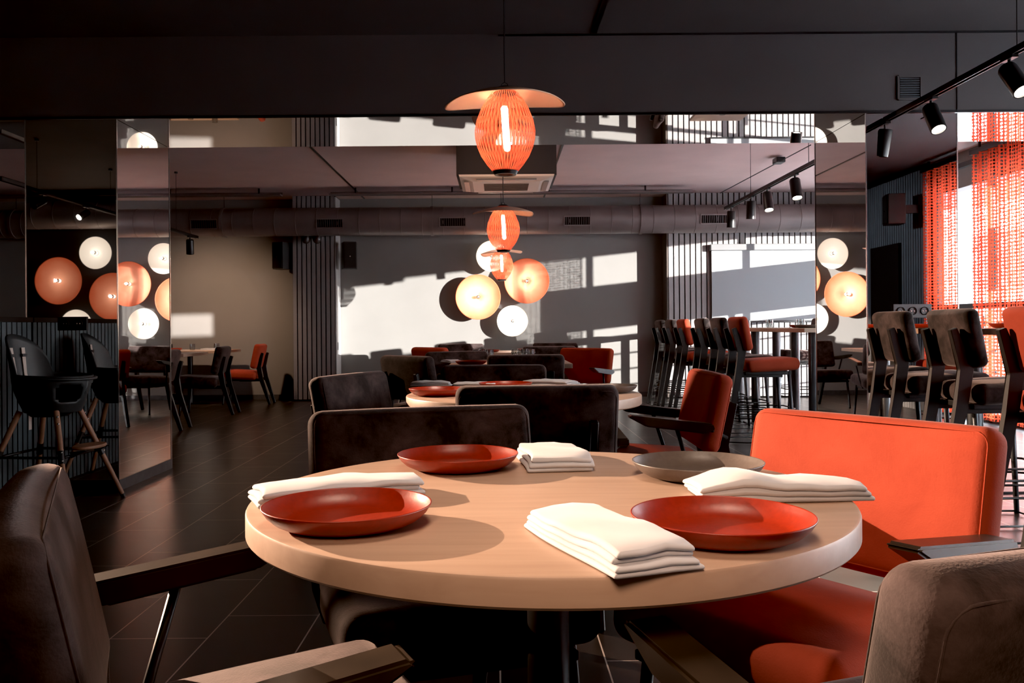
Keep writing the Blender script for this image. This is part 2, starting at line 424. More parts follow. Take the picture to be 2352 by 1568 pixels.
# beam with mirrored underside
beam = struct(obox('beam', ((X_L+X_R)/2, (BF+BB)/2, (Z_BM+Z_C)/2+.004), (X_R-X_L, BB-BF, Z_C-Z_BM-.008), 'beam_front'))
beam['label'] = 'dark painted ceiling beam with a mirrored underside spanning both pillars'
obox('mirror_panel', ((X_L+X_R)/2, (BF+BB)/2, Z_BM), (X_R-X_L, BB-BF-.004, .006), 'mirror', beam, label='mirrored underside of the beam')
obox('edge_trim', ((X_L+X_R)/2, BF-.003, Z_BM+.006), (X_R-X_L, .008, .016), 'black_metal', beam, label='thin black edge strip')
obox('panel_seam', (PY(2197, 120, BF).x, BF-.002, (Z_BM+Z_C)/2), (.005, .006, Z_C-Z_BM-.03), 'black_metal', beam)
obox('top_seam', ((1.0+2.985)/2, BF-.002, Z_C-.022), (3.95, .006, .012), 'black_metal', beam)
# ceiling joints
for nm, x, y0, y1 in (('trim_1', -1.93, BB, Y_FAR-.05), ('trim_2', .69, BB, Y_FAR-.05)):
    struct(obox(nm, (x, (y0+y1)/2, Z_C-.004), (.022, y1-y0, .008), 'black_metal'))
p = PZ(1365, 75, Z_C-.012)
struct(obox('trim_3', (p.x, (p.y+Y_B)/2, Z_C-.016), (.035, p.y-Y_B-.01, .008), 'black_metal'))
struct(obox('trim_4', (3.9, BF-1.2, Z_C-.016), (.03, 2.3, .008), 'black_metal'))

# pillars clad in mirror
def pillar(name, x0, x1, label):
    cx, cy = (x0+x1)/2, (BF+BB)/2; w, d = x1-x0, BB-BF
    t = struct(obox(name, (cx, cy, Z_BM/2-.003), (w-.016, d-.016, Z_BM-.006), 'slat_back')); t['label'] = label
    H = Z_BM-.075
    for c, s in (((cx, BF+.004, .07+H/2), (w, .008, H)), ((cx, BB-.004, .07+H/2), (w, .008, H)),
                 ((x0+.004, cy, .07+H/2), (.008, d-.018, H)), ((x1-.004, cy, .07+H/2), (.008, d-.018, H))):
        obox('mirror_panel', c, s, 'mirror', t)
    bm = BM(); box(bm, (cx, cy, .035), (w+.012, d+.012, .07)); obj('plinth', bm, 'plinth', t, label='grey tile plinth')
    for x in (x0, x1):
        for y in (BF, BB): obox('corner_trim', (x, y, .07+H/2), (.007, .007, H), 'chrome', t)
    return t
pillar('pillar_left', *PXL, 'mirror-clad pillar beside the black high chair')
pillar('pillar_right', *PXR, 'mirror-clad pillar behind the nearest bar stools')

# sockets on the pillars
def socket_plate(label, cx, z, n, w, h, mat, ring):
    t = thing('socket_plate', label, 'socket', (cx, BF, z))
    bm = BM(); box(bm, (0, -.006, 0), (w, .012, h), bev=.003); obj('plate', bm, mat, t)
    for i in range(n):
        x = (i-(n-1)/2)*w/n*.92
        bm = BM(); lathe(bm, [(.0, 0), (.021, 0), (.026, .004), (.026, .009), (.023, .009)], 24)
        for v in bm.verts: v.co = Vector((x+v.co.x, -.009-v.co.z, v.co.y))
        o = obj('socket', bm, ring, t, True)
        bm = BM()
        for dx in (-.009, .009): lathe(bm, [(0, 0), (.003, 0), (.003, .003), (0, .003)], 8, (dx, 0, 0))
        for v in bm.verts: v.co = Vector((x+v.co.x, -.0125-v.co.z, v.co.y))
        obj('pin', bm, 'chrome', o)
    return t
p0, p1 = PY(2050, 698, BF), PY(2138, 730, BF)
socket_plate('grey triple wall socket on the right mirrored pillar', (p0.x+p1.x)/2, (p0.z+p1.z)/2, 3, p1.x-p0.x, .088, 'socket_grey', 'slat_back')
p0, p1 = PY(134, 726, BF), PY(201, 760, BF)
socket_plate('black double wall socket on the left mirrored pillar', (p0.x+p1.x)/2, (p0.z+p1.z)/2, 2, p1.x-p0.x, .088, 'black_plastic', 'black_metal')

# slatted panels ---------------------------------------------------
def slats_x(name, label, cat, x0, x1, y, z0, z1, pitch, gap, mat, back='slat_back', depth=.03, thick=.05, cap=None):
    t = thing(name, label, cat, ((x0+x1)/2, y, 0))
    w = x1-x0
    obox('backing_board', (0, depth+thick/2, (z0+z1)/2), (w, thick, z1-z0), back, t)
    bm = BM(); n = int(round(w/pitch))
    for i in range(n):
        x = -w/2 + w*(i+.5)/n
        box(bm, (x, depth/2, (z0+z1)/2), (w/n-gap, depth, z1-z0-.004))
    obj('slats', bm, mat, t)
    if cap: obox('cap_rail', (0, (depth+thick)/2, z1+cap/2), (w, depth+thick+.02, cap), 'black_wood', t)
    return t
# left half wall next to the pillar
hw = slats_x('slatted_half_wall', 'dark blue-grey slatted half wall behind the high chair', 'half wall', -3.2, 3.2, 0, 0, 1.085, .056, .014, 'slat_dark', thick=.09, cap=.03)
hw.rotation_euler = (0, 0, PI/2); hw.location = (-2.985, BF-.006-3.2, 0); struct(hw)
rw = slats_x('slatted_wall_lining', 'dark slatted wall with a black door reflected in the right mirrored pillar', 'slatted wall', -.95, .95, 0, 0, 2.86, .062, .016, 'slat_blue')
rw.rotation_euler = (0, 0, -PI/2); rw.location = (X_R-.085, -.02, 0); struct(rw)
# slatted pier on the far wall, left of the grey wall
XA, XB, YS = PY(672, 700, 12.2).x, PY(770, 700, 12.2).x, 12.2
t = slats_x('slatted_panel', 'tall narrow grey slatted panel on far wall between the two speakers', 'slatted panel', XA, XB, YS, .02, Z_C, .064, .017, 'slat_grey', thick=Y_FAR-YS-.03)
o = obox('edge_strip', ((XB-XA)/2+.008, .17, Z_C/2), (.016, .34, Z_C-.04), 'white_trim', t, label='pale edge strip')
p = PY(778, 795, YS)
obox('latch', ((XB-XA)/2+.018, .10, p.z), (.006, .03, .11), 'black_plastic', t)
# slatted wall at far right
XA, YS = PY(1535, 650, 12.2).x, 12.2
t = slats_x('slatted_panel', 'wide grey slatted wall at far right behind the bar tables', 'slatted panel', XA, X_R-.02, YS, .02, Z_C, .078, .017, 'slat_grey', thick=Y_FAR-YS-.03)
obox('edge_board', (-(X_R-.02-XA)/2-.01, .17, Z_C/2), (.02, .34, Z_C-.02), 'brown_trim', t, label='brown edge board')
# pull down screen in front of it
p0, p1 = PY(1632, 556, 12.12), PY(1862, 742, 12.12)
xa, xb = p0.x, min(p1.x+.35, X_R-.1)
t = thing('projection_screen', 'pale grey pull-down screen hanging on the slatted wall', 'screen', ((xa+xb)/2, 12.12, 0))
zt = PY(1640, 566, 12.0).z; zb = PY(1750, 738, 12.0).z
obox('screen_case', (0, .03, zt), (xb-xa, .10, .09), 'socket_grey', t, bev=.01)
obox('screen_sheet', (0, .03, (zt+zb)/2), (xb-xa-.04, .006, zt-zb), 'screen', t)
obox('bottom_bar', (.0, .03, zb), (xb-xa-.02, .025, .025), 'black_metal', t)

# ------------------------------------------------------------------ right side: window wall
bm = BM()
box(bm, (X_R+.06, (Y_B+.95)/2, Z_C/2), (.12, .95-Y_B, Z_C))
box(bm, (X_R+.06, (12.02+Y_FAR)/2, Z_C/2), (.12, Y_FAR-12.02, Z_C))
box(bm, (X_R+.06, (Y_B+Y_FAR)/2, Z_C-.06), (.12, Y_FAR-Y_B, .12))
struct(obj('wall_right', bm, 'wall_far'))
def window(name, y0, y1, mull, transoms):
    bm = BM(); zt = Z_C-.12
    for y in [y0+.03] + mull + [y1-.03]: box(bm, (X_R+.03, y, zt/2), (.05, .06, zt))
    for z, hh in transoms: box(bm, (X_R+.03, (y0+y1)/2, z), (.05, y1-y0, hh))
    w = struct(obj(name, bm, 'frame_dark'))
    ys = [y0+.03] + mull + [y1-.03]
    bm = BM()
    for a, b_ in zip(ys, ys[1:]): box(bm, (X_R+.035, (a+b_)/2, zt/2), (.008, b_-a, zt-.02))
    obj('window_pane', bm, 'pane', w)
window('window_1', .95, 12.02, [2.3, 3.7, 5.12, 7.75, 8.93, 10.6], [(.04, .08), (1.22, .055), (Z_C-.14, .06)])

def curtain(label, y0, y1, x, z0=.04, z1=2.80):
    t = thing('chain_curtain', label, 'curtain', (x, (y0+y1)/2, 0))
    bm = BM(); n = int((y1-y0)/.012); prev = None
    for i in range(n+1):
        y = y0 + (y1-y0)*i/n - (y0+y1)/2; xo = .022*math.sin(y*38) + .010*math.sin(y*91+1)
        a = bm.verts.new((xo, y, z0)); b_ = bm.verts.new((xo, y, z1))
        if prev: bm.faces.new((prev[0], a, b_, prev[1]))
        prev = (a, b_)
    obj('mesh_curtain', bm, 'curtain', t, True)
    obox('curtain_rail', (0, 0, z1+.02), (.05, y1-y0+.06, .05), 'black_metal', t)
    for y in (-.4*(y1-y0), .4*(y1-y0)): obox('rail_bracket', (0, y, (z1+.045+Z_C)/2), (.02, .02, Z_C-z1-.045), 'black_metal', t)
    return t
curtain('red chain-mesh curtain hanging at the window on far right', 7.75, 9.0, X_R-.12)
curtain('red chain-mesh curtain reflected in the right mirrored pillar', .95, 2.3, X_R-.12)

# outside ------------------------------------------------------------
struct(obox('ground', (20, 6, -.15), (30, 60, .1), 'concrete'))
tag(obox('canopy', (X_R+.12+.55, 6.5, 2.80), (1.1, 14, .48), 'canopy'), 'flat grey canopy outside above the window wall', 'canopy')
bm = BM(); box(bm, (X_R+.62, 9.85, 1.75), (.03, 4.3, .64))
for y in (7.8, 9.8, 11.9): box(bm, (X_R+.66, y, .95), (.05, .05, 2.1))
tag(obj('awning_panel', bm, 'awning'), 'white panel standing outside the window beyond the red curtain', 'panel')
bm = BM(); box(bm, (X_R+.62, 5.93, .68), (.08, 3.06, 1.42))
tag(obj('planter_wall', bm, 'concrete'), 'low pale parapet outside below the windows', 'parapet')
t = thing('railing', 'thin dark balcony railing outside beyond the parapet', 'railing', (X_R+.62, 9.7, 0))
bm = BM()
for z in (.35, .58, .81, 1.04): tube(bm, [(0, -2.1, z), (0, 2.2, z)], .012, 8)
obj('rail', bm, 'frame_dark', t)
for y in (-1.1, .4, 1.8): obox('post', (0, y, .57), (.05, .05, 1.1), 'frame_dark', t)
bm = BM(); box(bm, (14.5, -6.9, 2.6), (1.0, 5.6, 5.2))
for k in range(4): box(bm, (13.98, -9.0+k*1.4, 3.2), (.06, .8, 1.3))
tag(obj('sun_block_building', bm, 'concrete'), 'added pale building out of view across the street, blocking the low sun', 'building')  # added block that keeps the low sun off the near windows
bm = BM(); box(bm, (30, 62, 2.2), (34, 1, 4.6))
tag(obj('distant_building', bm, 'concrete'), 'pale low building seen through the window past the curtain', 'building')

# ------------------------------------------------------------------ ducts, AC, trays
def duct(name, label, x0, x1, y, z, r, vents):
    t = thing(name, label, 'duct', ((x0+x1)/2, y, z)); cx = (x0+x1)/2
    pr = [(0, x0-cx), (r, x0-cx)]; x = x0+.2
    while x < x1-.02:
        for q in (.030, .290): pass
        pr += [(r, x-cx-.005), (r+.004, x-cx-.003), (r+.004, x-cx+.003), (r, x-cx+.005)]; x += .29
    pr += [(r, x1-cx), (0, x1-cx)]
    bm = BM(); lathe(bm, pr, 48)
    for v in bm.verts: v.co = Vector((v.co.z, v.co.x, -v.co.y))
    obj('duct_tube', bm, 'duct', t, True, angle=30)
    for xs in [x0+1.2+i*2.9 for i in range(int((x1-x0-1)/2.9)+1)]:
        bm = BM(); tube(bm, [(xs-cx-.02, 0, 0), (xs-cx+.02, 0, 0)], r+.012, 40); obj('flange', bm, 'duct', t, True, angle=40)
        bm = BM(); tube(bm, [(xs-cx, 0, r), (xs-cx, 0, Z_C-z)], .004, 6); obj('hanger_rod', bm, 'black_metal', t)
    for px, py in vents:
        p = PY(px, py, y-r); a = math.asin(max(-.95, min(.95, (p.z-z)/(r+.006))))
        R = Matrix.Translation((p.x-cx, -math.cos(a)*(r+.006), (p.z-z))) @ Matrix.Rotation(-a, 4, 'X')
        bm = BM(); W, H = .36, .125
        for c, s in (((0, 0, H/2), (W, .014, .014)), ((0, 0, -H/2), (W, .014, .014)), ((W/2, 0, 0), (.014, .014, H)), ((-W/2, 0, 0), (.014, .014, H))): box(bm, c, s, R)
        g = obj('vent_frame', bm, 'duct', t)
        bm = BM(); box(bm, (0, .006, 0), (W-.02, .004, H-.02), R)
        obj('vent_opening', bm, 'slat_back', g)
        bm = BM()
        for i in range(11): box(bm, (-W/2+.03+i*(W-.06)/10, -.001, 0), (.008, .010, H-.02), R)
        obj('vent_fins', bm, 'duct_seam', g)
    return t
duct('ventilation_duct', 'long round grey ventilation duct running along the far wall', X_L+.1, X_R-.1, 11.96, 2.515, .195,
     [(468, 515), (757, 513), (1040, 510), (1326, 507), (1640, 503)])
duct('ventilation_duct', 'dark round duct on the wall behind the viewer, reflected in the left pillar', X_L+.1, -1.5, Y_B+.32, 2.60, .19, [])
t = thing('cable_tray', 'thin pale cable tray under the ceiling above the far duct', 'cable tray', (0, 11.55, 2.83))
bm = BM(); box(bm, (-6.0, 0, 0), (6.2, .14, .02)); box(bm, (.2, 0, 0), (4.9, .14, .02)); box(bm, (-6.0, .07, .02), (6.2, .01, .05)); box(bm, (.2, .07, .02), (4.9, .01, .05))
obj('tray', bm, 'duct', t)
for x in (-8+.6, -6, -4.4, -3.2, -1.9, -.6, .7, 2.0): obox('hanger', (x, 0, .05), (.02, .02, .08), 'black_metal', t)

t = thing('air_conditioner', 'square ceiling cassette air conditioner hanging behind the first pendant lamp', 'air conditioner', (.10, 8.98, 0))
zb = 2.545
obox('housing', (0, 0, (zb+Z_C)/2), (1.00, .86, Z_C-zb), 'wall_dark', t)
bm = BM()
H0, H1 = .475, .44
for z, h in ((zb-.045, H1), (zb, H0)):
    pass
v0 = [bm.verts.new((sx*.475, sy*.475, zb)) for sx, sy in ((-1, -1), (1, -1), (1, 1), (-1, 1))]
v1 = [bm.verts.new((sx*.47, sy*.47, zb-.02)) for sx, sy in ((-1, -1), (1, -1), (1, 1), (-1, 1))]
v2 = [bm.verts.new((sx*.34, sy*.34, zb-.05)) for sx, sy in ((-1, -1), (1, -1), (1, 1), (-1, 1))]
bm.faces.new(v0[::-1]); bm.faces.new(v2)
for A, B in ((v0, v1), (v1, v2)):
    for i in range(4): bm.faces.new((A[i], A[(i+1) % 4], B[(i+1) % 4], B[i]))
obj('grille_panel', bm, 'ac_white', t)
bm = BM()
for i in range(9): box(bm, (0, -.20+i*.05, zb-.053), (.46, .012, .008))
obj('grille_bars', bm, 'brown_trim', t)
for a in range(4):
    R = Matrix.Rotation(a*PI/2, 4, 'Z'); bm = BM(); box(bm, (0, -.405, zb-.042), (.6, .05, .012), R); obj('air_flap', bm, 'socket_grey', t)

def vent_grille(label, px0, py0, px1, py1, Y):
    a, b_ = PY(px0, py0, Y), PY(px1, py1, Y); w, h = b_.x-a.x, a.z-b_.z
    t = thing('vent_grille', label, 'vent', ((a.x+b_.x)/2, Y, (a.z+b_.z)/2))
    bm = BM()
    for c, s in (((0, -.006, h/2), (w, .012, .014)), ((0, -.006, -h/2), (w, .012, .014)), ((w/2, -.006, 0), (.014, .012, h)), ((-w/2, -.006, 0), (.014, .012, h))): box(bm, c, s)
    obj('frame', bm, 'beam_front', t)
    bm = BM()
    for i in range(9): box(bm, (0, -.005, -h/2+.014+(h-.028)*i/8), (w-.02, .01, .005), None)
    obj('louvres', bm, 'grey_steel', t)
    obox('backing', (0, -.001, 0), (w-.01, .002, h-.01), 'slat_back', t)
vent_grille('small louvred vent grille in the beam above the right pillar', 2062, 176, 2115, 228, BF)

# ------------------------------------------------------------------ track lights
def track(label, x, y0, y1, z, wires):
    t = thing('light_track', label, 'light track', (x, (y0+y1)/2, z))
    bm = BM(); L_ = y1-y0
    box(bm, (0, 0, .014), (.034, L_, .006)); box(bm, (-.014, 0, 0), (.006, L_, .03)); box(bm, (.014, 0, 0), (.006, L_, .03))
    obj('rail', bm, 'black_metal', t)
    for y in wires:
        bm = BM(); tube(bm, [(0, y-(y0+y1)/2, .015), (0, y-(y0+y1)/2, Z_C-z-.014)], .0025, 6); w = obj('suspension_wire', bm, 'black_metal', t)
        bm = BM(); lathe(bm, [(0, 0), (.02, 0), (.02, .02), (0, .02)], 16, (0, y-(y0+y1)/2, Z_C-z-.034)); obj('ceiling_cup', bm, 'black_metal', w)
    return t
def spot_head(label, loc, aim, lit, size=1.0):
    """cylindrical head under a track at loc, barrel pointing along aim"""
    t = thing('track_spotlight', label, 'spotlight', loc, 0, 'track spotlights')
    bm = BM(); box(bm, (0, 0, -.008), (.032, .10, .016)); tube(bm, [(0, 0, -.01), (0, 0, -.06)], .008, 8); obj('adapter', bm, 'black_metal', t)
    a = Vector(aim).normalized(); q = Vector((0, 0, -1)).rotation_difference(a).to_matrix().to_4x4()
    B = Matrix.Translation((0, 0, -.075)) @ q
    Ln = .15*size; r = .038*size
    bm = BM(); lathe(bm, [(0, .03), (r*.9, .03), (r, .02), (r, -Ln+.03), (r*.86, -Ln+.03), (r*.80, -Ln+.045), (0, -Ln+.045)], 24)
    for v in bm.verts: v.co = B @ v.co
    obj('barrel', bm, 'black_metal', t, True, angle=40)
    bm = BM(); lathe(bm, [(0, -Ln+.041), (r*.78, -Ln+.041), (r*.7, -Ln+.036), (0, -Ln+.030)], 24)
    for v in bm.verts: v.co = B @ v.co
    obj('lens', bm, 'lamp_face' if lit else 'black_plastic', t, True)
    return t
XT = 2.62; ZT1 = PY(2352, 100, XT*FPX/uv_(2352, 100)[0]).z
ZT1 = 2.335
def on_track(px, py, z):
    p = PZ(px, py, z); return p
# near track: runs in depth on the right, ends at the pillar
pA, pB = PZ(2352, 104, ZT1), PZ(2003, 294, ZT1)
XT = (pA.x+pB.x)/2
track('long suspended light track running toward the right mirrored pillar', XT, 1.2, min(pB.y, BF-.01), ZT1, [2.0, 4.1])
for lab, px, py, aim, lit in (('lit black track spotlight at the top right corner of the view', 2318, 122, (.10, -.55, -.80), 1),
                      ('lit black track spotlight in front of the right mirrored pillar', 2138, 226, (.05, -.50, -.85), 1),
                      ('unlit black track spotlight by the left edge of the right pillar', 2032, 284, (-.12, .15, -.97), 0)):
    u, v = uv_(px, py); Y = XT*FPX/u
    spot_head(lab, (XT, Y, ZT1-.012), aim, lit, 1.15)
# far track
pA, pB = PY(1862, 376, BB+.15), None
ZT2 = 2.33; qa, qb = PZ(1862, 376, ZT2), PZ(1668, 479, ZT2); XT2 = (qa.x+qb.x)/2
track('suspended light track above the far bar tables', XT2, BB+.06, qb.y, ZT2, [7.0, 8.6])
for lab, px, aim, lit in (('lit black spotlight nearest to the right pillar on the far track', 1826, (0, -.35, -.9), 1),
                     ('lit black spotlight second from the pillar on the far track', 1762, (0, -.35, -.9), 1),
                     ('dim black spotlight second from the end of the far track', 1725, (0, .1, -1), 0),
                     ('dim black spotlight at the far end of the far track', 1679, (0, .1, -1), 0)):
    spot_head(lab, (XT2, XT2*FPX/(px-VPX+2.5), ZT2-.012), aim, lit, 1.2)
# second suspended line with junction box by the ceiling
t = thing('ceiling_conduit', 'thin dark conduit with a junction box under the far ceiling', 'conduit', (0, 0, 0))
ca, cb = PZ(1862, 333, 2.86), PZ(1655, 443, 2.86)
bm = BM(); tube(bm, [ca, cb], .006, 8); obj('pipe', bm, 'black_metal', t)
c = PZ(1789, 372, 2.86); obox('junction_box', (c.x, c.y, 2.875), (.10, .16, .06), 'black_metal', t, bev=.01)
# left far track above the left tables
q = PZ(453, 545, 2.2)
track('suspended light track above the tables at far left', q.x, BB+.2, q.y, 2.2, [7.4, 10.2])
spot_head('dark spotlight at the end of the far left track', (q.x, PZ(432, 540, 2.2).y, 2.188), (-.1, .3, -.95), 0, 1.2)
track('light track over the near left corner, reflected in the left pillar', -4.5, .7, 2.9, 2.4, [1.0, 2.6])
spot_head('lit spotlight on the near left track, reflected in the left pillar', (-4.5, 1.6, 2.388), (-.3, .8, -.5), 1)
spot_head('unlit spotlight on the near left track, reflected in the left pillar', (-4.5, 2.5, 2.388), (-.3, .8, -.5), 0)

# ------------------------------------------------------------------ speakers, dome cameras
def speaker(label, px, py, Y, yaw):
    p = PY(px, py, Y)
    t = thing('wall_speaker', label, 'speaker', p, yaw, 'wall speakers')
    bm = BM(); prism(bm, [(-.11, .11), (.11, .11), (.085, -.11), (-.085, -.11)], -.19, .19, 'xy')
    for v in bm.verts: v.co = Vector((v.co.x, v.co.y, v.co.z))
    for v in bm.verts: v.co.y -= .12*(v.co.z+.19)*.12
    obj('cabinet', bm, 'black_plastic', t)
    obox('grille', (0, -.123, 0), (.16, .006, .35), 'slat_back', t)
    obox('emblem', (0, -.133, -.02), (.014, .004, .014), 'chrome', t)
    obox('bracket', (0, .17, 0), (.05, .14, .10), 'black_metal', t)
speaker('black wall speaker left of the narrow slatted panel', 648, 588, 12.22, -.35)
speaker('black wall speaker right of the narrow slatted panel', 803, 587, 12.22, .22)
speaker('black wall speaker high on the wall behind the viewer, reflected in right pillar', 2103, 2000, -30, 0) if False else None
t = thing('wall_speaker', 'black wall speaker reflected high in the right mirrored pillar', 'speaker', (X_R-.36, .72, 2.40), -PI/2+.15, 'wall speakers')
bm = BM(); box(bm, (0, 0, 0), (.24, .2, .36), bev=.01); obj('cabinet', bm, 'black_plastic', t)
obox('grille', (0, -.103, 0), (.2, .006, .32), 'slat_back', t); obox('emblem', (0, -.109, -.02), (.014, .004, .014), 'chrome', t)
obox('bracket', (0, .18, 0), (.05, .20, .10), 'black_metal', t)
for lab, px in (('dark glass dome camera above slatted panel, left of a pair', 703), ('dark glass dome camera above slatted panel, right of a pair', 728)):
    p = PY(px, 549, 12.02)
    t = thing('dome_camera', lab, 'camera', p)
    bm = BM(); lathe(bm, [(0, .05), (.06, .05), (.065, .02), (.065, .0)], 24); obj('mount', bm, 'black_metal', t, True, angle=40)
    bm = BM(); lathe(bm, [(.06, .0)] + [(.06*math.cos(a), -.065*math.sin(a)) for a in [i*PI/16 for i in range(1, 8)]] + [(0, -.065)], 24); obj('dome', bm, plain('smoked_dome', (.05, .045, .045), .08), t, True)
    obox('stem', (0, .09, .05), (.03, .18, .03), 'black_metal', t)

# door in the wall behind, reflected in the right pillar
d = struct(obox('door_1', (X_R-.10, -.08, 1.02), (.05, .80, 2.04), 'slat_back'))
obox('door_handle', (X_R-.145, .22, 1.0), (.03, .12, .03), 'chrome', d)

# ------------------------------------------------------------------ pendant lamps
def make_pendant():
    t = thing('pendant_lamp', '', 'pendant lamp', (0, 0, 0))
    # body between z=-.19 and z=.19 about the origin
    prof = [(.050, .185), (.062, .172), (.080, .15), (.108, .105), (.130, .05), (.139, 0.0), (.137, -.03), (.128, -.07), (.110, -.112), (.085, -.150), (.058, -.182)]
    bm = BM(); pts = []
    for i in range(len(prof)-1):
        (r0, z0), (r1, z1) = prof[i], prof[i+1]
        for k in range(3): f = k/3; pts.append((r0+(r1-r0)*f, z0+(z1-z0)*f))
    pts.append(prof[-1]); lathe(bm, pts, 72); obj('woven_shade', bm, 'strings', t, True, label='orange woven string shade')
    bm = BM(); n, m = 64, 14; rows = []
    R = .275
    for i in range(m+1):
        r = .05 + (R-.05)*i/m; row = []
        for j in range(n):
            a = 2*PI*j/n; x, y = r*math.cos(a), r*math.sin(a)*(1-.38*math.cos(a)**2*(r/R)**2)
            z = .182 - .90*x*x - .84*(min(y, 0))**2 - .02*max(y, 0)**2 + .02*x
            row.append(bm.verts.new((x, y, z)))
        rows.append(row)
    for A, B in zip(rows, rows[1:]):
        for j in range(n): bm.faces.new((A[j], A[(j+1) % n], B[(j+1) % n], B[j]))
    o = obj('brim_disc', bm, 'hat', t, True, label='peach coloured curved brim')
    md = o.modifiers.new('s', 'SOLIDIFY'); md.thickness = .004
    bm = BM(); lathe(bm, [(.040, -.178), (.060, -.178), (.050, -.198), (.036, -.198)], 32, close=True); obj('bottom_ring', bm, 'black_metal', t, True, angle=30)
    bm = BM(); lathe(bm, [(0, .20), (.035, .20), (.056, .178), (.050, .17), (0, .17)], 32); obj('top_cap', bm, 'black_metal', t, True, angle=30)
    bm = BM(); tube(bm, [(-.014, 0, .198), (-.014, 0, .215), (0, 0, .225), (.014, 0, .215), (.014, 0, .198)], .003, 6); obj('hook', bm, 'black_metal', t, True)
    bm = BM(); lathe(bm, [(0, .118), (.010, .116), (.0165, .105), (.0165, -.075), (.012, -.088), (0, -.093)], 20)
    for v in bm.verts: v.co.x += -.06*v.co.z+.004
    obj('tube_bulb', bm, 'bulb', t, True)
    bm = BM(); lathe(bm, [(0, .17), (.012, .17), (.012, .115), (0, .115)], 16); obj('lamp_holder', bm, 'hat', t, True, angle=30)
    bm = BM(); tube(bm, [(0, 0, .22), (0, 0, 1.0)], .0035, 6); obj('cord', bm, 'black_metal', t)
    return t
pend = make_pendant()
PEND = []
for lab, px, py, w in (('nearest and largest orange woven pendant lamp above the second round table', 1160, 302, 140),
                   ('middle orange woven pendant lamp hanging just above the smallest one', 1156, 525, 76),
                   ('farthest and smallest orange woven pendant lamp in front of disc lamps', 1152, 607, 53)):
    Y = .278*FPX/w; p = PY(px, py, Y); t = place(pend, lab, p, {140: 0, 76: .5, 53: -.7}[w], 'orange woven pendant lamps'); PEND.append(p)
# cord length: each cord ends at the ceiling
for t in [o for o in bpy.data.objects if o.name.startswith('pendant_lamp')]:
    for c in t.children:
        if c.name.startswith('cord'):
            top = Z_C - t.location.z - (.012 if t.location.y < BF else 0)
            me = c.data.copy(); c.data = me
            for v in me.vertices:
                if v.co.z > .6: v.co.z = top-.002
p_pl = thing('pendant_lamp', 'orange woven pendant lamp at near left, reflected in the pillar side', 'pendant lamp') if False else None

# ------------------------------------------------------------------ disc wall lamps
def make_disc(r, mat, nm):
    """disc in the local xz plane facing -y, wall at y=0, disc front at y=-.2"""
    t = thing('disc_wall_lamp', '', 'wall lamp'); D = .20
    bm = BM(); lathe(bm, [(.03, 0.0), (r*.5, .010), (r*.97, .034), (r, .038), (r*.99, .030), (r*.5, .003), (.03, -.007)], 64, close=True)
    for v in bm.verts: v.co = Vector((v.co.x, -v.co.z, v.co.y))
    obj('shade', bm, mat, t, True, loc=(0, -D, 0))
    bm = BM(); lathe(bm, [(0, 0), (.05, 0), (.05, .025), (.012, .03), (.012, D-.005), (.03, D), (0, D)], 24)
    for v in bm.verts: v.co = Vector((v.co.x, -v.co.z, v.co.y))
    obj('wall_mount', bm, 'black_metal', t, True, angle=30)
    bm = BM(); lathe(bm, [(0, D+.0), (.024, D+.0), (.026, D+.02), (.02, D+.03), (.016, D+.045), (.0, D+.045)], 24)
    for v in bm.verts: v.co = Vector((v.co.x, -v.co.z, v.co.y))
    obj('lamp_holder', bm, 'bulb_dim', t, True)
    bm = BM(); lathe(bm, [(.0, D+.045), (.02, D+.046), (.028, D+.06), (.026, D+.075), (.012, D+.088), (0, D+.09)], 24)
    for v in bm.verts: v.co = Vector((v.co.x, -v.co.z, v.co.y))
    obj('bulb', bm, 'chrome', t, True, label='mirrored bulb crown')
    return t
d_or = make_disc(.325, 'disc_orange', 'o'); d_wh = make_disc(.222, 'disc_white', 'w')
DISC = []
YD = Y_FAR-.20
for lab, px, py, k in (('large orange disc wall lamp at right of the far wall cluster', 1210, 645, 0),
                   ('large orange disc wall lamp at left of the far wall cluster', 1098, 682, 0),
                   ('small white disc wall lamp at bottom of the far wall cluster', 1177, 737, 1),
                   ('small white disc wall lamp behind the smallest pendant on far wall', 1129, 588, 1)):
    p = PY(px, py, YD - .03); DISC.append((p, k))
    place((d_or, d_wh)[k], lab, (p.x, Y_FAR, p.z), 0, 'disc lamps on the far wall')
VYB = 2*BF + (-(Y_B+.2))            # virtual depth of the lamps behind the viewer
for lab, px, py, k, s in (('large orange disc wall lamp at left in the pillar reflection', 137, 645, 0, 1.02),
                      ('small white disc wall lamp at top in the left pillar reflection', 222, 581, 1, 1.02),
                      ('large orange disc wall lamp at right in the left pillar reflection', 262, 681, 0, 1.02),
                      ('small white disc wall lamp at bottom in the left pillar reflection', 178, 748, 1, 1.02)):
    p = PY(px, py, VYB); q = Vector((p.x, Y_B, p.z)); DISC.append((Vector((p.x, Y_B+.23, p.z)), k+2))
    dup((d_or, d_wh)[k], lab, q, PI, 'disc lamps on the wall behind the viewer')

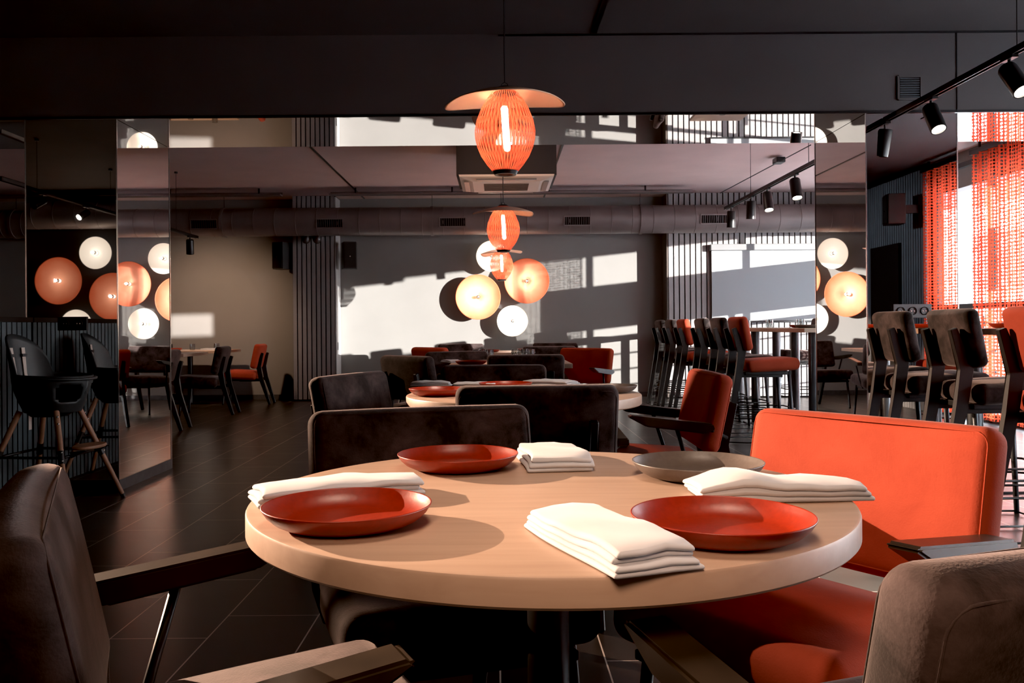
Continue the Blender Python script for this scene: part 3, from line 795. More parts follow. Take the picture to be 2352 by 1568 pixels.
# ------------------------------------------------------------------ chairs
def leg_prof(pts, ws):
    """flat plank outline in (y,z) through centre points with widths"""
    Lf, Rt = [], []
    P = [Vector(p) for p in pts]
    for i, p in enumerate(P):
        t = (P[min(i+1, len(P)-1)] - P[max(i-1, 0)]).normalized(); n = Vector((-t.y, t.x))
        Lf.append(p + n*ws[i]/2); Rt.append(p - n*ws[i]/2)
    return [tuple(v) for v in Lf] + [tuple(v) for v in Rt[::-1]]
def make_chair(name, label, mat, W, seat_d, arms, cat='chair'):
    t = thing(name, label, cat); hw = W/2
    sy0, sy1 = -.25, -.25+seat_d
    tilt = Matrix.Translation((0, (sy0+sy1)/2, .405)) @ Matrix.Rotation(math.radians(3.5), 4, 'X')
    bm = BM(); cushion(bm, (W-.03, seat_d, .115), .042, tilt, (0.004, .004, .010)); obj('seat', bm, mat, t, True)
    bk = Matrix.Translation((0, -.255, .655)) @ Matrix.Rotation(math.radians(12), 4, 'X')
    bm = BM(); cushion(bm, (W, .085, .335), .034, bk, (0, .008, .004), bend=.012); bo_ = obj('backrest', bm, mat, t, True)
    if arms:
        pts = []; a_, b_, rr = W/2-.013, .335/2-.013, .03
        for cx, cz, a0 in ((a_-rr, b_-rr, 0), (-a_+rr, b_-rr, 90), (-a_+rr, -b_+rr, 180), (a_-rr, -b_+rr, 270)):
            for k in range(6): q = math.radians(a0+k*18); pts.append((cx+rr*math.cos(q), cz+rr*math.sin(q)))
        for yy in (-.0365, .0365):
            bm = BM(); tube(bm, [bk @ Vector((x, yy + .012*(x/(W/2))**2, z)) for x, z in pts], .0016, 6, cyclic=True); obj('piping', bm, mat, bo_, True)
    xl = hw*.66
    for s in (-1, 1):
        pr = leg_prof([(-.335, .70), (-.275, .52), (-.305, .36), (-.425, .0)], [.032, .062, .055, .034])
        bm = BM(); prism(bm, pr, s*xl-.016, s*xl+.016)
        bmesh.ops.bevel(bm, geom=bm.edges[:], offset=.004, segments=1, affect='EDGES'); obj('leg', bm, 'black_wood', t)
    for s in (-1, 1):
        bm = BM(); tube(bm, [(s*(hw-.07), sy1-.08, .37), (s*(hw-.05), sy1-.05, .02), (s*(hw-.05), sy1-.05, 0)], [.015, .012, .012], 10); obj('leg', bm, 'black_metal', t, True)
    bm = BM(); box(bm, (0, (sy0+sy1)/2+.0, .335), (W*.78, seat_d*.86, .022), None, .004)
    for s in (-1, 1): box(bm, (s*xl, -.16, .335), (.03, .28, .04), None, .004)
    obj('seat_frame', bm, 'black_metal', t)
    if arms:
        for s in (-1, 1):
            x = s*(hw+.018)
            pr = [(-.225, .598), (-.215, .622), (.125, .660), (.135, .652), (.06, .612), (-.18, .582)]
            bm = BM(); prism(bm, pr, x-.031, x+.031); bmesh.ops.bevel(bm, geom=bm.edges[:], offset=.005, segments=2, affect='EDGES')
            obj('armrest', bm, 'arm_wood', t)
            bm = BM(); tube(bm, [(x, -.07, .60), (s*(hw-.004), -.125, .42), (s*(hw-.03), -.15, .335)], .009, 8); tube(bm, [(x, -.20, .600), (s*(xl+.02), -.30, .55)], .008, 8)
            obj('arm_support', bm, 'black_metal', t, True)
    return t
ac_d = make_chair('armchair', '', 'velvet', .58, .52, True, 'armchair')
ac_r = make_chair('armchair', '', 'red', .58, .52, True, 'armchair')
sd_d = make_chair('side_chair', '', 'velvet', .46, .50, False)
sd_r = make_chair('side_chair', '', 'red', .46, .50, False)

def make_stool(label, mat):
    t = thing('bar_stool', label, 'bar stool'); W = .42
    tilt = Matrix.Translation((0, .03, .682)) @ Matrix.Rotation(math.radians(3), 4, 'X')
    bm = BM(); cushion(bm, (W, .46, .105), .042, tilt, (.003, .004, .010)); obj('seat', bm, mat, t, True)
    bk = Matrix.Translation((0, -.215, .955)) @ Matrix.Rotation(math.radians(11), 4, 'X')
    bm = BM(); cushion(bm, (W, .075, .30), .032, bk, (0, .008, .003), bend=.010); obj('backrest', bm, mat, t, True)
    xl = .14
    for s in (-1, 1):
        pr = leg_prof([(-.300, 1.005), (-.232, .80), (-.26, .62), (-.375, 0)], [.036, .068, .06, .036])
        bm = BM(); prism(bm, pr, s*xl-.018, s*xl+.018); bmesh.ops.bevel(bm, geom=bm.edges[:], offset=.004, segments=1, affect='EDGES'); obj('leg', bm, 'black_wood', t)
    for s in (-1, 1):
        bm = BM(); tube(bm, [(s*.155, .17, .63), (s*.175, .21, 0)], [.017, .013], 10); obj('leg', bm, 'grey_steel', t, True)
    bm = BM(); box(bm, (0, -.01, .612), (.34, .40, .03), None, .004)
    for s in (-1, 1): box(bm, (s*xl, -.06, .60), (.03, .36, .05), None, .004)
    obj('seat_frame', bm, 'black_metal', t)
    for z, ex in ((.30, .02), (.22, .05)):
        yb = -.375 + z*.19; f = .205+ex
        pts = [(-.15, yb, z), (-.19, yb+.05, z), (-.195, f-.06, z), (-.15, f, z), (.15, f, z), (.195, f-.06, z), (.19, yb+.05, z), (.15, yb, z)]
        bm = BM(); tube(bm, pts, .0065, 6, cyclic=False); obj('footrest', bm, 'black_metal', t, True)
    bm = BM(); tube(bm, [(-.14, -.36, .012), (-.19, -.2, .012), (-.175, .2, .012), (.175, .2, .012), (.19, -.2, .012), (.14, -.36, .012)], .006, 6); obj('floor_loop', bm, 'black_metal', t, True)
    return t
st_d = make_stool('', 'velvet'); st_r = make_stool('', 'red')

def facing(ax, ay): return math.atan2(ay, ax) - PI/2      # rotation so local +y looks along (ax, ay)
def chair_at_back(proto, label, back, face, group, bo=.30):
    """place so that the top of the backrest has its centre at back (x, y)"""
    f = Vector(face).normalized(); c = Vector(back[:2]) + f*bo
    return place(proto, label, (c.x, c.y, 0), facing(f.x, f.y), group)
ZB = .815
G1 = 'armchairs around the round and square dining tables'
def pb(px, py): return PZ(px, py, ZB)
# near table
a, b_ = pb(722, 949), pb(1188, 932)
ctr = (a+b_)/2; dr = (b_-a).normalized(); chair_at_back(ac_d, 'dark velvet armchair on far side of the nearest round table, its back facing us', ctr, (dr.y, -dr.x), G1)
a, b_ = pb(1062, 893), pb(1408, 889)
ctr = (a+b_)/2; dr = (b_-a).normalized(); chair_at_back(ac_d, 'dark velvet armchair seen from behind, at near side of second round table', ctr, (-dr.y, dr.x), G1)
a, b_ = pb(1800, 944), pb(2262, 985)
ctr = (a+b_)/2; dr = (b_-a).normalized(); chair_at_back(ac_r, 'large bright orange-red armchair at right of the nearest round table', ctr, (dr.y, -dr.x), G1)
fP = Vector((math.cos(math.radians(25)), math.sin(math.radians(25))))
cP = Vector((-.295, 1.264)) - .10*fP
place(ac_d, 'dark velvet armchair cut off at the lower left corner of the photo', (cP.x+.03, cP.y-.01, 0), facing(fP.x, fP.y), G1)
fQ = Vector((-.34, .94)).normalized(); bQ = Vector((.348, .70)) + .29*Vector((.94, .34))
chair_at_back(ac_d, 'dark velvet armchair cut off at the lower right corner of the photo', bQ, fQ, G1, .30)
# second table
chair_at_back(ac_r, 'orange-red armchair at right of the second round table, its arms pointing left', (.98, 3.88), (-1, .02), G1, .30)
chair_at_back(ac_d, 'dark velvet armchair at left of the second round table', (-.70, 3.92), (.93, -.37), G1, .30)
a, b_ = pb(1022, 841), pb(1246, 840)
chair_at_back(ac_d, 'dark velvet armchair across the second round table, below the glasses', (a+b_)/2, (0, -1), G1)
# third table
chair_at_back(ac_d, 'dark velvet armchair seen from behind, between second round table and square table', pb(1208, 817), (-.03, 1), G1)
chair_at_back(ac_d, 'dark velvet armchair far left of second table with black struts on its back', (-.70, 6.35), (.72, .69), G1)
chair_at_back(ac_d, 'dark velvet armchair at left of the first square table', pb(1046, 808.5), (.45, -.89), G1)
chair_at_back(ac_r, 'deep red armchair at right of the first square table', (.87, 8.25), (-.62, -.78), G1)
# fourth table
chair_at_back(ac_r, 'small red armchair at left of the farthest square table', (-.74, 9.0), (.75, .66), G1)
chair_at_back(ac_d, 'dark armchair behind farthest square table, left one against the far wall', (-.47, 10.9), (.1, -1), G1)
chair_at_back(ac_d, 'dark armchair behind farthest square table, right one against the far wall', (.74, 11.0), (-.15, -1), G1)
chair_at_back(ac_d, 'dark armchair seen from behind at near side of the farthest square table', (.55, 9.1), (-.1, 1), G1)
# left tables
G2 = 'side chairs along the tables at far left'
for lab, pr, x, y in (('dark velvet side chair mostly hidden behind the left mirrored pillar', sd_d, -3.66, 8.87),
                      ('dark velvet side chair with black plank legs at far left', sd_d, -3.62, 10.45),
                      ('orange-red side chair with black plank legs at far left by wall', sd_r, -3.55, 11.85)):
    place(pr, lab, (x, y, 0), facing(-1, -.04), G2)
for lab, pr, x, y in (('dark side chair on the far side of the table left of the pillar', sd_d, -4.9, 10.5),
                      ('red side chair on the far side of the leftmost wall table', sd_r, -4.95, 11.85)):
    place(pr, lab, (x, y, 0), facing(1, 0), G2)
# stools
G3 = 'bar stools along the bar tables'
YN = [3.78, 4.48, 5.16]
for lab, pr, y in (('orange-red bar stool nearest to us at the right edge', st_r, YN[0]),
                   ('dark brown bar stool second from the right edge', st_d, YN[1]),
                   ('dark brown bar stool in front of the right mirrored pillar', st_d, YN[2])):
    place(pr, lab, (2.60, y, 0), facing(1, .0), G3)
for lab, pr, y in (('red bar stool facing left across the near bar table, by the pillar', st_r, 5.05),
                   ('red bar stool facing left across the near bar table, farther right', st_r, 4.2)):
    place(pr, lab, (3.66, y, 0), facing(-1, 0), G3)
for lab, pr, y in (('orange-red bar stool first in the far row, beside right pillar', st_r, 7.62),
                   ('dark bar stool second in the far row, left of the red one', st_d, 8.28),
                   ('dark bar stool third in the far row of six', st_d, 8.96),
                   ('red bar stool fourth in the far row of six', st_r, 9.86),
                   ('dark bar stool fifth in the far row of six', st_d, 10.55),
                   ('dark bar stool last in the far row, nearest to far wall', st_d, 11.25)):
    place(pr, lab, (2.36, y, 0), facing(1, 0), G3)
for lab, pr, y in (('dark bar stool across the first far bar table, nearest', st_d, 7.7),
                   ('dark bar stool across the first far bar table, middle', st_d, 8.4),
                   ('dark bar stool across the second far bar table', st_d, 9.9)):
    place(pr, lab, (3.5, y, 0), facing(-1, 0), G3)

# ------------------------------------------------------------------ tables
ZT = .745
def make_round():
    t = thing('round_table', '', 'table')
    bm = BM(); lathe(bm, [(0, ZT), (.4935, ZT), (.497, ZT-.0015), (.4985, ZT-.005), (.4985, ZT-.036), (.495, ZT-.040), (0, ZT-.040)], 160); obj('tabletop', bm, 'oak', t, True, angle=25)
    bm = BM(); lathe(bm, [(0, .02), (.036, .02), (.036, ZT-.04), (0, ZT-.04)], 32); obj('column', bm, 'black_metal', t, True, angle=30)
    bm = BM(); lathe(bm, [(0, 0), (.24, 0), (.24, .008), (.06, .02), (0, .02)], 48); obj('base', bm, 'black_metal', t, True, angle=30)
    bm = BM(); box(bm, (0, 0, ZT-.046), (.4, .06, .012)); box(bm, (0, 0, ZT-.046), (.06, .4, .012)); obj('top_bracket', bm, 'black_metal', t)
    return t
rt = make_round()
place(rt, 'round pale oak table nearest to us, set with four plates', (.083, 1.475, 0), 0, 'round dining tables')
T2 = Vector((.108, 3.66, 0))
place(rt, 'round pale oak table further back, below the nearest pendant lamp', T2, 0, 'round dining tables')
def make_rect(name, lx, ly, h, base='column'):
    t = thing(name, '', 'table')
    bm = BM(); box(bm, (0, 0, h-.018), (lx, ly, .036), None, .003); obj('tabletop', bm, 'oak', t)
    if base == 'column':
        bm = BM(); lathe(bm, [(0, .02), (.036, .02), (.036, h-.036), (0, h-.036)], 24); obj('column', bm, 'black_metal', t, True, angle=30)
        bm = BM(); box(bm, (0, 0, .01), (.5, .08, .02)); box(bm, (0, 0, .01), (.08, .5, .02)); obj('base', bm, 'black_metal', t)
    else:
        for sy in (-1, 1):
            for sx in (-1, 1):
                bm = BM(); lathe(bm, [(0, .0), (.045, .0), (.045, h-.036), (0, h-.036)], 24, (sx*(lx/2-.13), sy*(ly/2-.14), 0)); obj('leg', bm, 'grey_steel', t, True, angle=30)
            bm = BM(); box(bm, (0, sy*(ly/2-.14), .006), (lx-.02, .14, .012)); obj('base', bm, 'black_metal', t)
    return t
sq = make_rect('square_table', .95, .90, ZT)
place(sq, 'square pale oak table behind second round table, set with a red plate', (.10, 7.05, 0), 0, 'square dining tables')
place(sq, 'square pale oak table at the middle, nearly hidden behind chair backs', (.10, 7.96, 0), 0, 'square dining tables')
place(sq, 'square pale oak table farthest back below the disc lamps', (.10, 9.95, 0), 0, 'square dining tables')
lt = make_rect('wall_table', 1.15, .85, ZT)
for lab, y in (('pale rectangular table at far left by the wall, with glasses', 11.85), ('pale rectangular table left of the pillar with a dark chair', 10.45), ('pale rectangular table hidden behind the left mirrored pillar', 8.87)):
    place(lt, lab, (-4.25, y, 0), 0, 'rectangular tables at far left')
for lab, y in (('pale rectangular table far left, glimpsed past the pillar near far wall', 11.85), ('pale rectangular table far left, glimpsed past the pillar, nearer one', 10.2)):
    place(lt, lab, (-6.6, y, 0), 0, 'rectangular tables at far left')
bt = make_rect('bar_table', .68, 1.95, 1.0, 'legs')
for lab, x, y in (('high pale oak bar table in front of the right mirrored pillar', 3.13, 4.42),
                  ('high pale oak bar table just beyond the right mirrored pillar', 2.93, 8.22),
                  ('high pale oak bar table farthest back by the slatted wall', 2.93, 10.5)):
    place(bt, lab, (x, y, 0), 0, 'high bar tables')

# ------------------------------------------------------------------ plates, napkins, glasses
def make_plate(mat):
    bm = BM()
    pr = [(0, .005), (.088, .005), (.094, .006), (.102, .0095), (.110, .0155), (.1165, .0225), (.1205, .029), (.1215, .0302), (.1228, .0295), (.1222, .0275), (.116, .018), (.106, .009), (.094, .003), (.080, .0), (.0, .0)]
    lathe(bm, pr, 72); o = obj('plate', bm, mat, None, True); return o
pl_r, pl_g = make_plate('plate_red'), make_plate('plate_grey')
for o in (pl_r, pl_g): o['category'] = 'plate'
def pz_plate(px, py): p = PZ(px, py, ZT+.027); return Vector((p.x, p.y, ZT+.0005))
GP = 'plates on the dining tables'
for lab, pr, px, py in (('red plate at left of nearest table, in front of a white napkin', pl_r, 798, 1160),
                    ('red plate at right front of nearest table beside the folded napkin', pl_r, 1658, 1184),
                    ('grey plate on the nearest table before the orange-red armchair', pl_g, 1602, 1061),
                    ('red plate at the back of the nearest table with napkin at its right', pl_r, 1052, 1043)):
    place(pr, lab, pz_plate(px, py), 0, GP)
for lab, pr, px, py in (('red plate at left edge of the second round table', pl_r, 1006, 893),
                    ('red plate at the back of the second round table', pl_r, 1161, 880),
                    ('grey plate at right of the second round table', pl_g, 1398, 886),
                    ('red plate on the square table in front of the glasses', pl_r, 1082, 829)):
    place(pr, lab, pz_plate(px, py), 0, GP)
for lab, pr, x, y, z in (('orange-red plate on the table by the far left wall', pl_r, -4.45, 11.75, ZT), ('orange-red plate on rectangular table left of the pillar', pl_r, -4.0, 10.4, ZT),
                     ('grey plate on the bar table just beyond the right pillar', pl_g, 2.86, 7.9, 1.0), ('red plate on the bar table just beyond the right pillar', pl_r, 3.05, 8.6, 1.0),
                     ('red plate on the bar table farthest back', pl_r, 2.8, 10.1, 1.0), ('red plate on near bar table before the right pillar', pl_r, 3.0, 5.0, 1.0),
                     ('red plate on near bar table between two dark stools', pl_r, 3.0, 4.2, 1.0),
                     ('red plate on farthest square table, left', pl_r, -.1, 9.75, ZT), ('red plate on farthest square table, right', pl_r, .35, 10.0, ZT),
                     ('orange-red plate on far left table glimpsed past pillar', pl_r, -6.5, 11.9, ZT)):
    place(pr, lab, (x, y, z+.0005), 0, GP)

def napkin_mesh(Ln, Wd, layers, h, seed, flop=0.0):
    """folded cloth: soft stacked folds with rounded edges, creased and slightly swollen"""
    rnd = random.Random(seed); bm = BM(); th = h/layers
    ph = [rnd.uniform(0, 6) for _ in range(8)]
    for k in range(layers):
        w = Wd*(1 - .05*rnd.random() - .03*k); l = Ln*(1 - .04*rnd.random() - .02*k)
        dx, dy = rnd.uniform(-.004, .004), rnd.uniform(-.006, .006)
        b2 = BM(); cushion(b2, (w, l, th*1.12), th*.55, Matrix.Translation((dx, dy, th*(k+.5))), (0.002, .003, .0))
        bmesh.ops.subdivide_edges(b2, edges=[e for e in b2.edges if e.calc_length() > .03], cuts=2, use_grid_fill=True)
        me = bpy.data.meshes.new('t'); b2.to_mesh(me); b2.free(); bm.from_mesh(me); bpy.data.meshes.remove(me)
    for v in bm.verts:
        x, y, z = v.co; f = z/h; q = y/Ln; u = x/Wd
        wob = math.sin(14*q+ph[0]+u*3)*.5 + math.sin(9*u+ph[1]-q*6)*.5 + .4*math.sin(23*q-11*u+ph[2])
        v.co.z = max(.0004, z*(1 - .22*abs(2*q)**4 - .12*abs(2*u)**3) + f*(.0022*wob + flop*.010*math.exp(-((q-.22)/.16)**2)))
        v.co.x = x + f*.004*math.sin(7*q+ph[3]) + .003*math.sin(5*q+ph[4])
        v.co.y = y + f*.005*math.sin(6*u+ph[5]) + .008*u*math.sin(ph[6])
    return bm
def napkin(label, c, rz, Ln=.27, Wd=.125, layers=4, h=.026, seed=1, z=ZT, flop=0.0):
    o = obj('napkin', napkin_mesh(Ln, Wd, layers, h, seed, flop), 'linen', None, True, loc=(c[0], c[1], z+.0006))
    o.rotation_euler = (0, 0, rz)
    return tag(o, label, 'napkin', 'folded napkins')
NP = []
NP.append(napkin('white folded napkin at the front of nearest table, left of red plate', (.132, 1.108), .34, .28, .120, 4, .034, 3))
NP.append(napkin('white folded napkin on the nearest table behind front red plate, right', (.462, 1.425), math.radians(91), .285, .115, 3, .030, 5, flop=1.2))
NP.append(napkin('white rolled napkin behind left red plate of the nearest table', (-.272, 1.452), math.radians(-64), .285, .11, 3, .030, 8))
NP.append(napkin('white folded napkin at back of the nearest table beside red plate', (.115, 1.80), .06, .25, .135, 3, .030, 11))
p = PZ(1096, 884, ZT+.01); NP.append(napkin('white napkin between the two red plates on second round table', (p.x, p.y), 1.2, .22, .12, 3, .024, 13))
p = PZ(1268, 880, ZT+.01); NP.append(napkin('white napkin right of the back red plate on second round table', (p.x, p.y), 1.0, .26, .13, 3, .028, 17))
p = PZ(990, 881, ZT+.01); NP.append(napkin('white napkin behind the left red plate on second round table', (p.x, p.y), 1.4, .2, .1, 3, .024, 19))
p = PZ(1033, 829, ZT+.01); NP.append(napkin('white napkin left of red plate on the square table', (p.x+.02, p.y), .4, .24, .12, 3, .02, 23))
NP.append(napkin('white napkin on the pale table by the far left wall', (-3.95, 11.8), 1.5, .26, .13, 3, .024, 29))
NP.append(napkin('white napkin on the rectangular table left of the pillar', (-4.35, 10.3), 1.3, .26, .13, 3, .024, 31))
NP.append(napkin('white napkin on the bar table just beyond right pillar', (3.1, 8.05), .2, .26, .13, 3, .02, 37, z=1.0))

def make_glass(r=.038, h=.085):
    t = thing('tumbler', '', 'glass')
    bm = BM(); n = 24
    lathe(bm, [(0, .006), (r*.84, .006), (r*.88, .015), (r*.97, h), (r, h), (r*.93, .0), (0, 0)], n)
    for v in bm.verts:
        if .012 < v.co.z < h*.9:
            pass
    obj('glass_body', bm, 'tumbler', t, True, angle=40)
    bm = BM()
    for k in range(3):
        z = h*(.25+.2*k)
        for j in range(10):
            a = 2*PI*j/10 + k*.3; rr = r*(.93+.02*k)
            box(bm, (rr*math.cos(a), rr*math.sin(a), z), (.008, .008, .010), None, .002)
    obj('cut_pattern', bm, 'tumbler', t)
    return t
gl = make_glass()
GG = 'drinking glasses on the tables'
def gpos(px, py, Y): p = PY(px, py, Y); return (p.x, p.y, ZT+.0005)
for lab, px, Y in (('textured drinking glass, first from left on middle square table', 1095, 7.62), ('textured drinking glass, second from left on middle square table', 1110, 7.75),
                   ('textured drinking glass, third from left on middle square table', 1124, 7.66), ('textured drinking glass, first of the right trio on middle square table', 1184, 7.70),
                   ('textured drinking glass, second of the right trio on middle square table', 1204, 7.78), ('textured drinking glass, third of the right trio on middle square table', 1219, 7.68)):
    place(gl, lab, gpos(px, 800, Y), px*.1, GG)
for lab, x, y, z in (('drinking glass at left on the table by far left wall', -4.55, 11.9, ZT), ('drinking glass at middle of the table by far left wall', -4.22, 11.85, ZT),
                     ('drinking glass at right on table by far left wall', -3.95, 12.05, ZT),
                     ('drinking glass on rectangular table left of the pillar', -4.3, 10.65, ZT),
                     ('drinking glass near end of bar table beyond the right pillar', 3.08, 7.75, 1.0), ('drinking glass mid bar table beyond the right pillar', 2.95, 8.35, 1.0),
                     ('drinking glass far end of bar table beyond right pillar', 2.82, 8.9, 1.0), ('drinking glass on farthest bar table, near end', 2.85, 9.8, 1.0),
                     ('drinking glass on farthest bar table, far end', 2.85, 10.8, 1.0),
                     ('drinking glass on the near bar table beside the red stool', 3.0, 3.72, 1.0)):
    place(gl, lab, (x, y, z+.0005), x, GG)

# ------------------------------------------------------------------ high chair
def make_high_chair(loc, rz):
    t = thing('high_chair', 'black plastic high chair with wooden legs beside the left mirrored pillar', 'high chair', loc, rz)
    # local: front +y
    n, m = 72, 16; rows = []; bm = BM()
    def rim(a):      # a=0 front, pi back: low rim with a tall rounded backrest
        d = abs(a-PI)
        e = math.sqrt(max(0.0, 1-(d/1.02)**2)) if d < 1.02 else 0.0
        return .775 + .225*e**.8 - .010*math.cos(a)
    for i in range(m+1):
        f = i/m; row = []
        for j in range(n):
            a = 2*PI*j/n
            zr = rim(a); z = .555 + (zr-.555)*(f**1.25)
            g = min(1, (z-.555)/.22); s = .70 + .30*math.sin(min(1, g)*PI/2)
            rx, ry = .205*s, .222*s
            bk = max(0.0, math.cos(a-PI))
            x = rx*math.sin(a); y = ry*math.cos(a) + .02
            if z > .775:
                q = (z-.775)/.225; y -= .040*q; x *= (1 - .06*q*q)
            row.append(bm.verts.new((x, y, z)))
        rows.append(row)
    for i in range(m):
        for j in range(n):
            a = 2*PI*(j+.5)/n; d = min(a, 2*PI-a); f = (i+.5)/m
            if .14 < d < 1.0 and .36 < f < .84 and ((f-.6)/.26)**2 + ((d-.57)/.46)**2 < 1: continue   # leg openings
            bm.faces.new((rows[i][j], rows[i][(j+1) % n], rows[i+1][(j+1) % n], rows[i+1][j]))
    bm.faces.new(rows[0])
    o = obj('seat_shell', bm, 'shell_plastic', t, True); md = o.modifiers.new('s', 'SOLIDIFY'); md.thickness = .012; md.offset = -1
    # flat rim round the sides and front
    bm = BM(); A, B, C_ = [], [], []
    for j in range(61):
        a = -2.05 + 4.1*j/60
        for lst, k, dz in ((A, 1.0, .0), (B, 1.10, -.004)):
            lst.append(bm.verts.new((.205*k*math.sin(a),   .222*k*math.cos(a)+.02, .768 + dz - .012*math.cos(a))))
    for i in range(60): bm.faces.new((A[i], A[i+1], B[i+1], B[i]))
    o = obj('bumper_rim', bm, 'shell_plastic', t, True); md = o.modifiers.new('s', 'SOLIDIFY'); md.thickness = .012
    # straps
    for s in (-1, 1):
        bm = BM(); prev = None
        for k in range(9):
            f = k/8; z = .93 - f*.24; y = -.219 + .034*f + .008; x = s*(.055 - .010*f) 
            w = .016
            a_ = bm.verts.new((x-w, y+.006, z)); b2 = bm.verts.new((x+w, y+.006, z))
            if prev: bm.faces.new((prev[0], prev[1], b2, a_))
            prev = (a_, b2)
        o = obj('shoulder_strap', bm, 'strap', t); md = o.modifiers.new('s', 'SOLIDIFY'); md.thickness = .003
        bm = BM(); box(bm, (s*.052, -.195, .885), (.042, .014, .018), None, .002); obj('buckle', bm, 'black_plastic', o)
    bm = BM(); box(bm, (-.06, -.165, .50), (.028, .003, .12)); obj('hanging_strap', bm, 'strap', t)
    bm = BM(); tube(bm, [(0, .232, .755), (0, .215, .67), (0, .14, .585)], .014, 8); obj('crotch_post', bm, 'shell_plastic', t, True)
    bm = BM(); lathe(bm, [(0, .56), (.11, .56), (.12, .545), (.10, .53), (0, .53)], 32); obj('seat_mount', bm, 'black_plastic', t, True, angle=40)
    feet = {}
    for sx in (-1, 1):
        for sy in (-1, 1):
            top = Vector((sx*.115, sy*.115, .555)); foot = Vector((sx*.29, sy*.29, 0)); d = foot-top
            P = lambda f: top + d*f
            bm = BM(); tube(bm, [P(-.02), P(.40)], [.017, .0165], 14); lg = obj('leg', bm, 'leg_wood', t, True, angle=40)
            bm = BM(); tube(bm, [P(.375), P(.50)], .0185, 14); obj('joint', bm, 'black_plastic', lg, True, angle=40)
            bm = BM(); tube(bm, [P(.49), P(.965)], [.016, .014], 14); obj('lower_leg', bm, 'leg_wood', lg, True, angle=40)
            bm = BM(); tube(bm, [P(.96), P(1.0)], [.0155, .013], 14); obj('foot_cap', bm, 'black_plastic', lg, True, angle=40)
            bm = BM(); o2 = Vector((sx*.012, sy*.012, .004))
            for f in (.04, .11, .39, .47): lathe(bm, [(0, -.006), (.006, -.004), (.006, .004), (0, .006)], 10, P(f) + o2)
            obj('bolt', bm, 'chrome', lg, True)
            feet[(sx, sy)] = P(.44)
    bm = BM()
    for a_, b2 in (((-1, -1), (1, -1)), ((1, -1), (1, 1)), ((1, 1), (-1, 1)), ((-1, 1), (-1, -1))): tube(bm, [feet[a_], feet[b2]], .008, 8)
    obj('cross_bars', bm, 'black_metal', t, True)
    bm = BM(); lathe(bm, [(0, .0), (.95, .0), (1, .06), (1, .12), (.95, .18), (0, .18)], 40)
    for v in bm.verts: v.co = Vector((v.co.x*.13, .245 + v.co.y*.075, .345 + v.co.z*.1))
    obj('footrest', bm, 'leg_wood', t, True, angle=40)
    for s in (-1, 1):
        bm = BM(); prism(bm, [(.20, .335), (.30, .345), (.21, .30)], s*.12-.006, s*.12+.006); obj('footrest_bracket', bm, 'black_plastic', t)
    return t
make_high_chair((-2.635, 5.04, 0), facing(1, -.10))

# ------------------------------------------------------------------ light
w = bpy.data.worlds.new('world'); sc.world = w; w.use_nodes = True
nt = w.node_tree; bg = nt.nodes['Background']
tc = N(nt, 'ShaderNodeTexCoord'); sp = N(nt, 'ShaderNodeSeparateXYZ'); L(nt, tc.outputs['Generated'], sp.inputs[0])
r = N(nt, 'ShaderNodeValToRGB'); r.color_ramp.elements[0].color = (.86, .82, .80, 1); r.color_ramp.elements[1].color = (.70, .80, .92, 1)
r.color_ramp.elements[0].position = .0; r.color_ramp.elements[1].position = .5
L(nt, sp.outputs[2], r.inputs[0]); L(nt, r.outputs[0], bg.inputs['Color']); bg.inputs['Strength'].default_value = 16.0

def lamp(kind, name, loc, energy, col, aim=None, **kw):
    d = bpy.data.lights.new(name, kind); d.energy = energy; d.color = col
    for k, v in kw.items(): setattr(d, k, v)
    o = bpy.data.objects.new(name, d); COL.objects.link(o); o.location = loc
    if aim is not None: o.rotation_euler = (Vector(aim)).to_track_quat('-Z', 'Y').to_euler()
    return o
SUN = Vector((-1.05, 1.0, -.11))
lamp('SUN', 'sun', (20, -10, 8), 21.0, (1, .95, .89), SUN, angle=math.radians(.35))
# low warm light that rakes the near tables from the left
RK = Vector((.84, -.52, -.235)).normalized()
for k, (tgt, dist, en, cone) in enumerate(((Vector((.25, 1.75, .72)), 6.6, 8200, 17), (Vector((.05, 3.6, .72)), 6.6, 5200, 14), (Vector((2.2, 4.4, .88)), 8.0, 4200, 17), (Vector((-.6, 6.4, .75)), 6.0, 650, 11))):
    src = tgt - RK*dist
    lamp('SPOT', 'warm_rake', src, en, (1, .68, .48), RK, spot_size=math.radians(cone), spot_blend=.18, shadow_soft_size=.006)
    if k == 0:      # added lamp body, unseen; its plate cuts the beam under the table
        t = thing('added_spot_rig', 'added black lamp body with a beam-cutting plate, out of view at far left', 'spotlight', src)
        q = RK.to_track_quat('Y', 'Z').to_matrix().to_4x4()
        bm = BM(); box(bm, (-.023, .20, -.0365), (.074, .003, .067), q); obj('flag_plate', bm, 'black_metal', t)
        bm = BM(); tube(bm, [q @ Vector((0, -.16, 0)), q @ Vector((0, -.02, 0))], .06, 20); tube(bm, [q @ Vector((-.05, -.05, -.045)), q @ Vector((-.05, .2, -.06))], .005, 6); obj('housing', bm, 'black_metal', t)
        bm = BM(); tube(bm, [q @ Vector((0, -.10, .05)), q @ Vector((0, -.10, .05)) + Vector((0, 0, Z_C-.012-src.z-.075))], .01, 8); obj('stem', bm, 'black_metal', t)
lamp('SPOT', 'ac_fill', (.03, 7.4, 2.2), 26, (1, .62, .42), Vector((.05, 1.3, .42)), spot_size=math.radians(70), spot_blend=.8, shadow_soft_size=.06)  # extra spot added above the pendant to brighten the air conditioner
lamp('SPOT', 'cool_wash', (.8, .2, 2.75), 170, (.80, .88, 1), Vector((4.3, -.2, -1.3)), spot_size=math.radians(50), spot_blend=.8, shadow_soft_size=.15)  # unseen fill spot added to lift the slatted wall lining
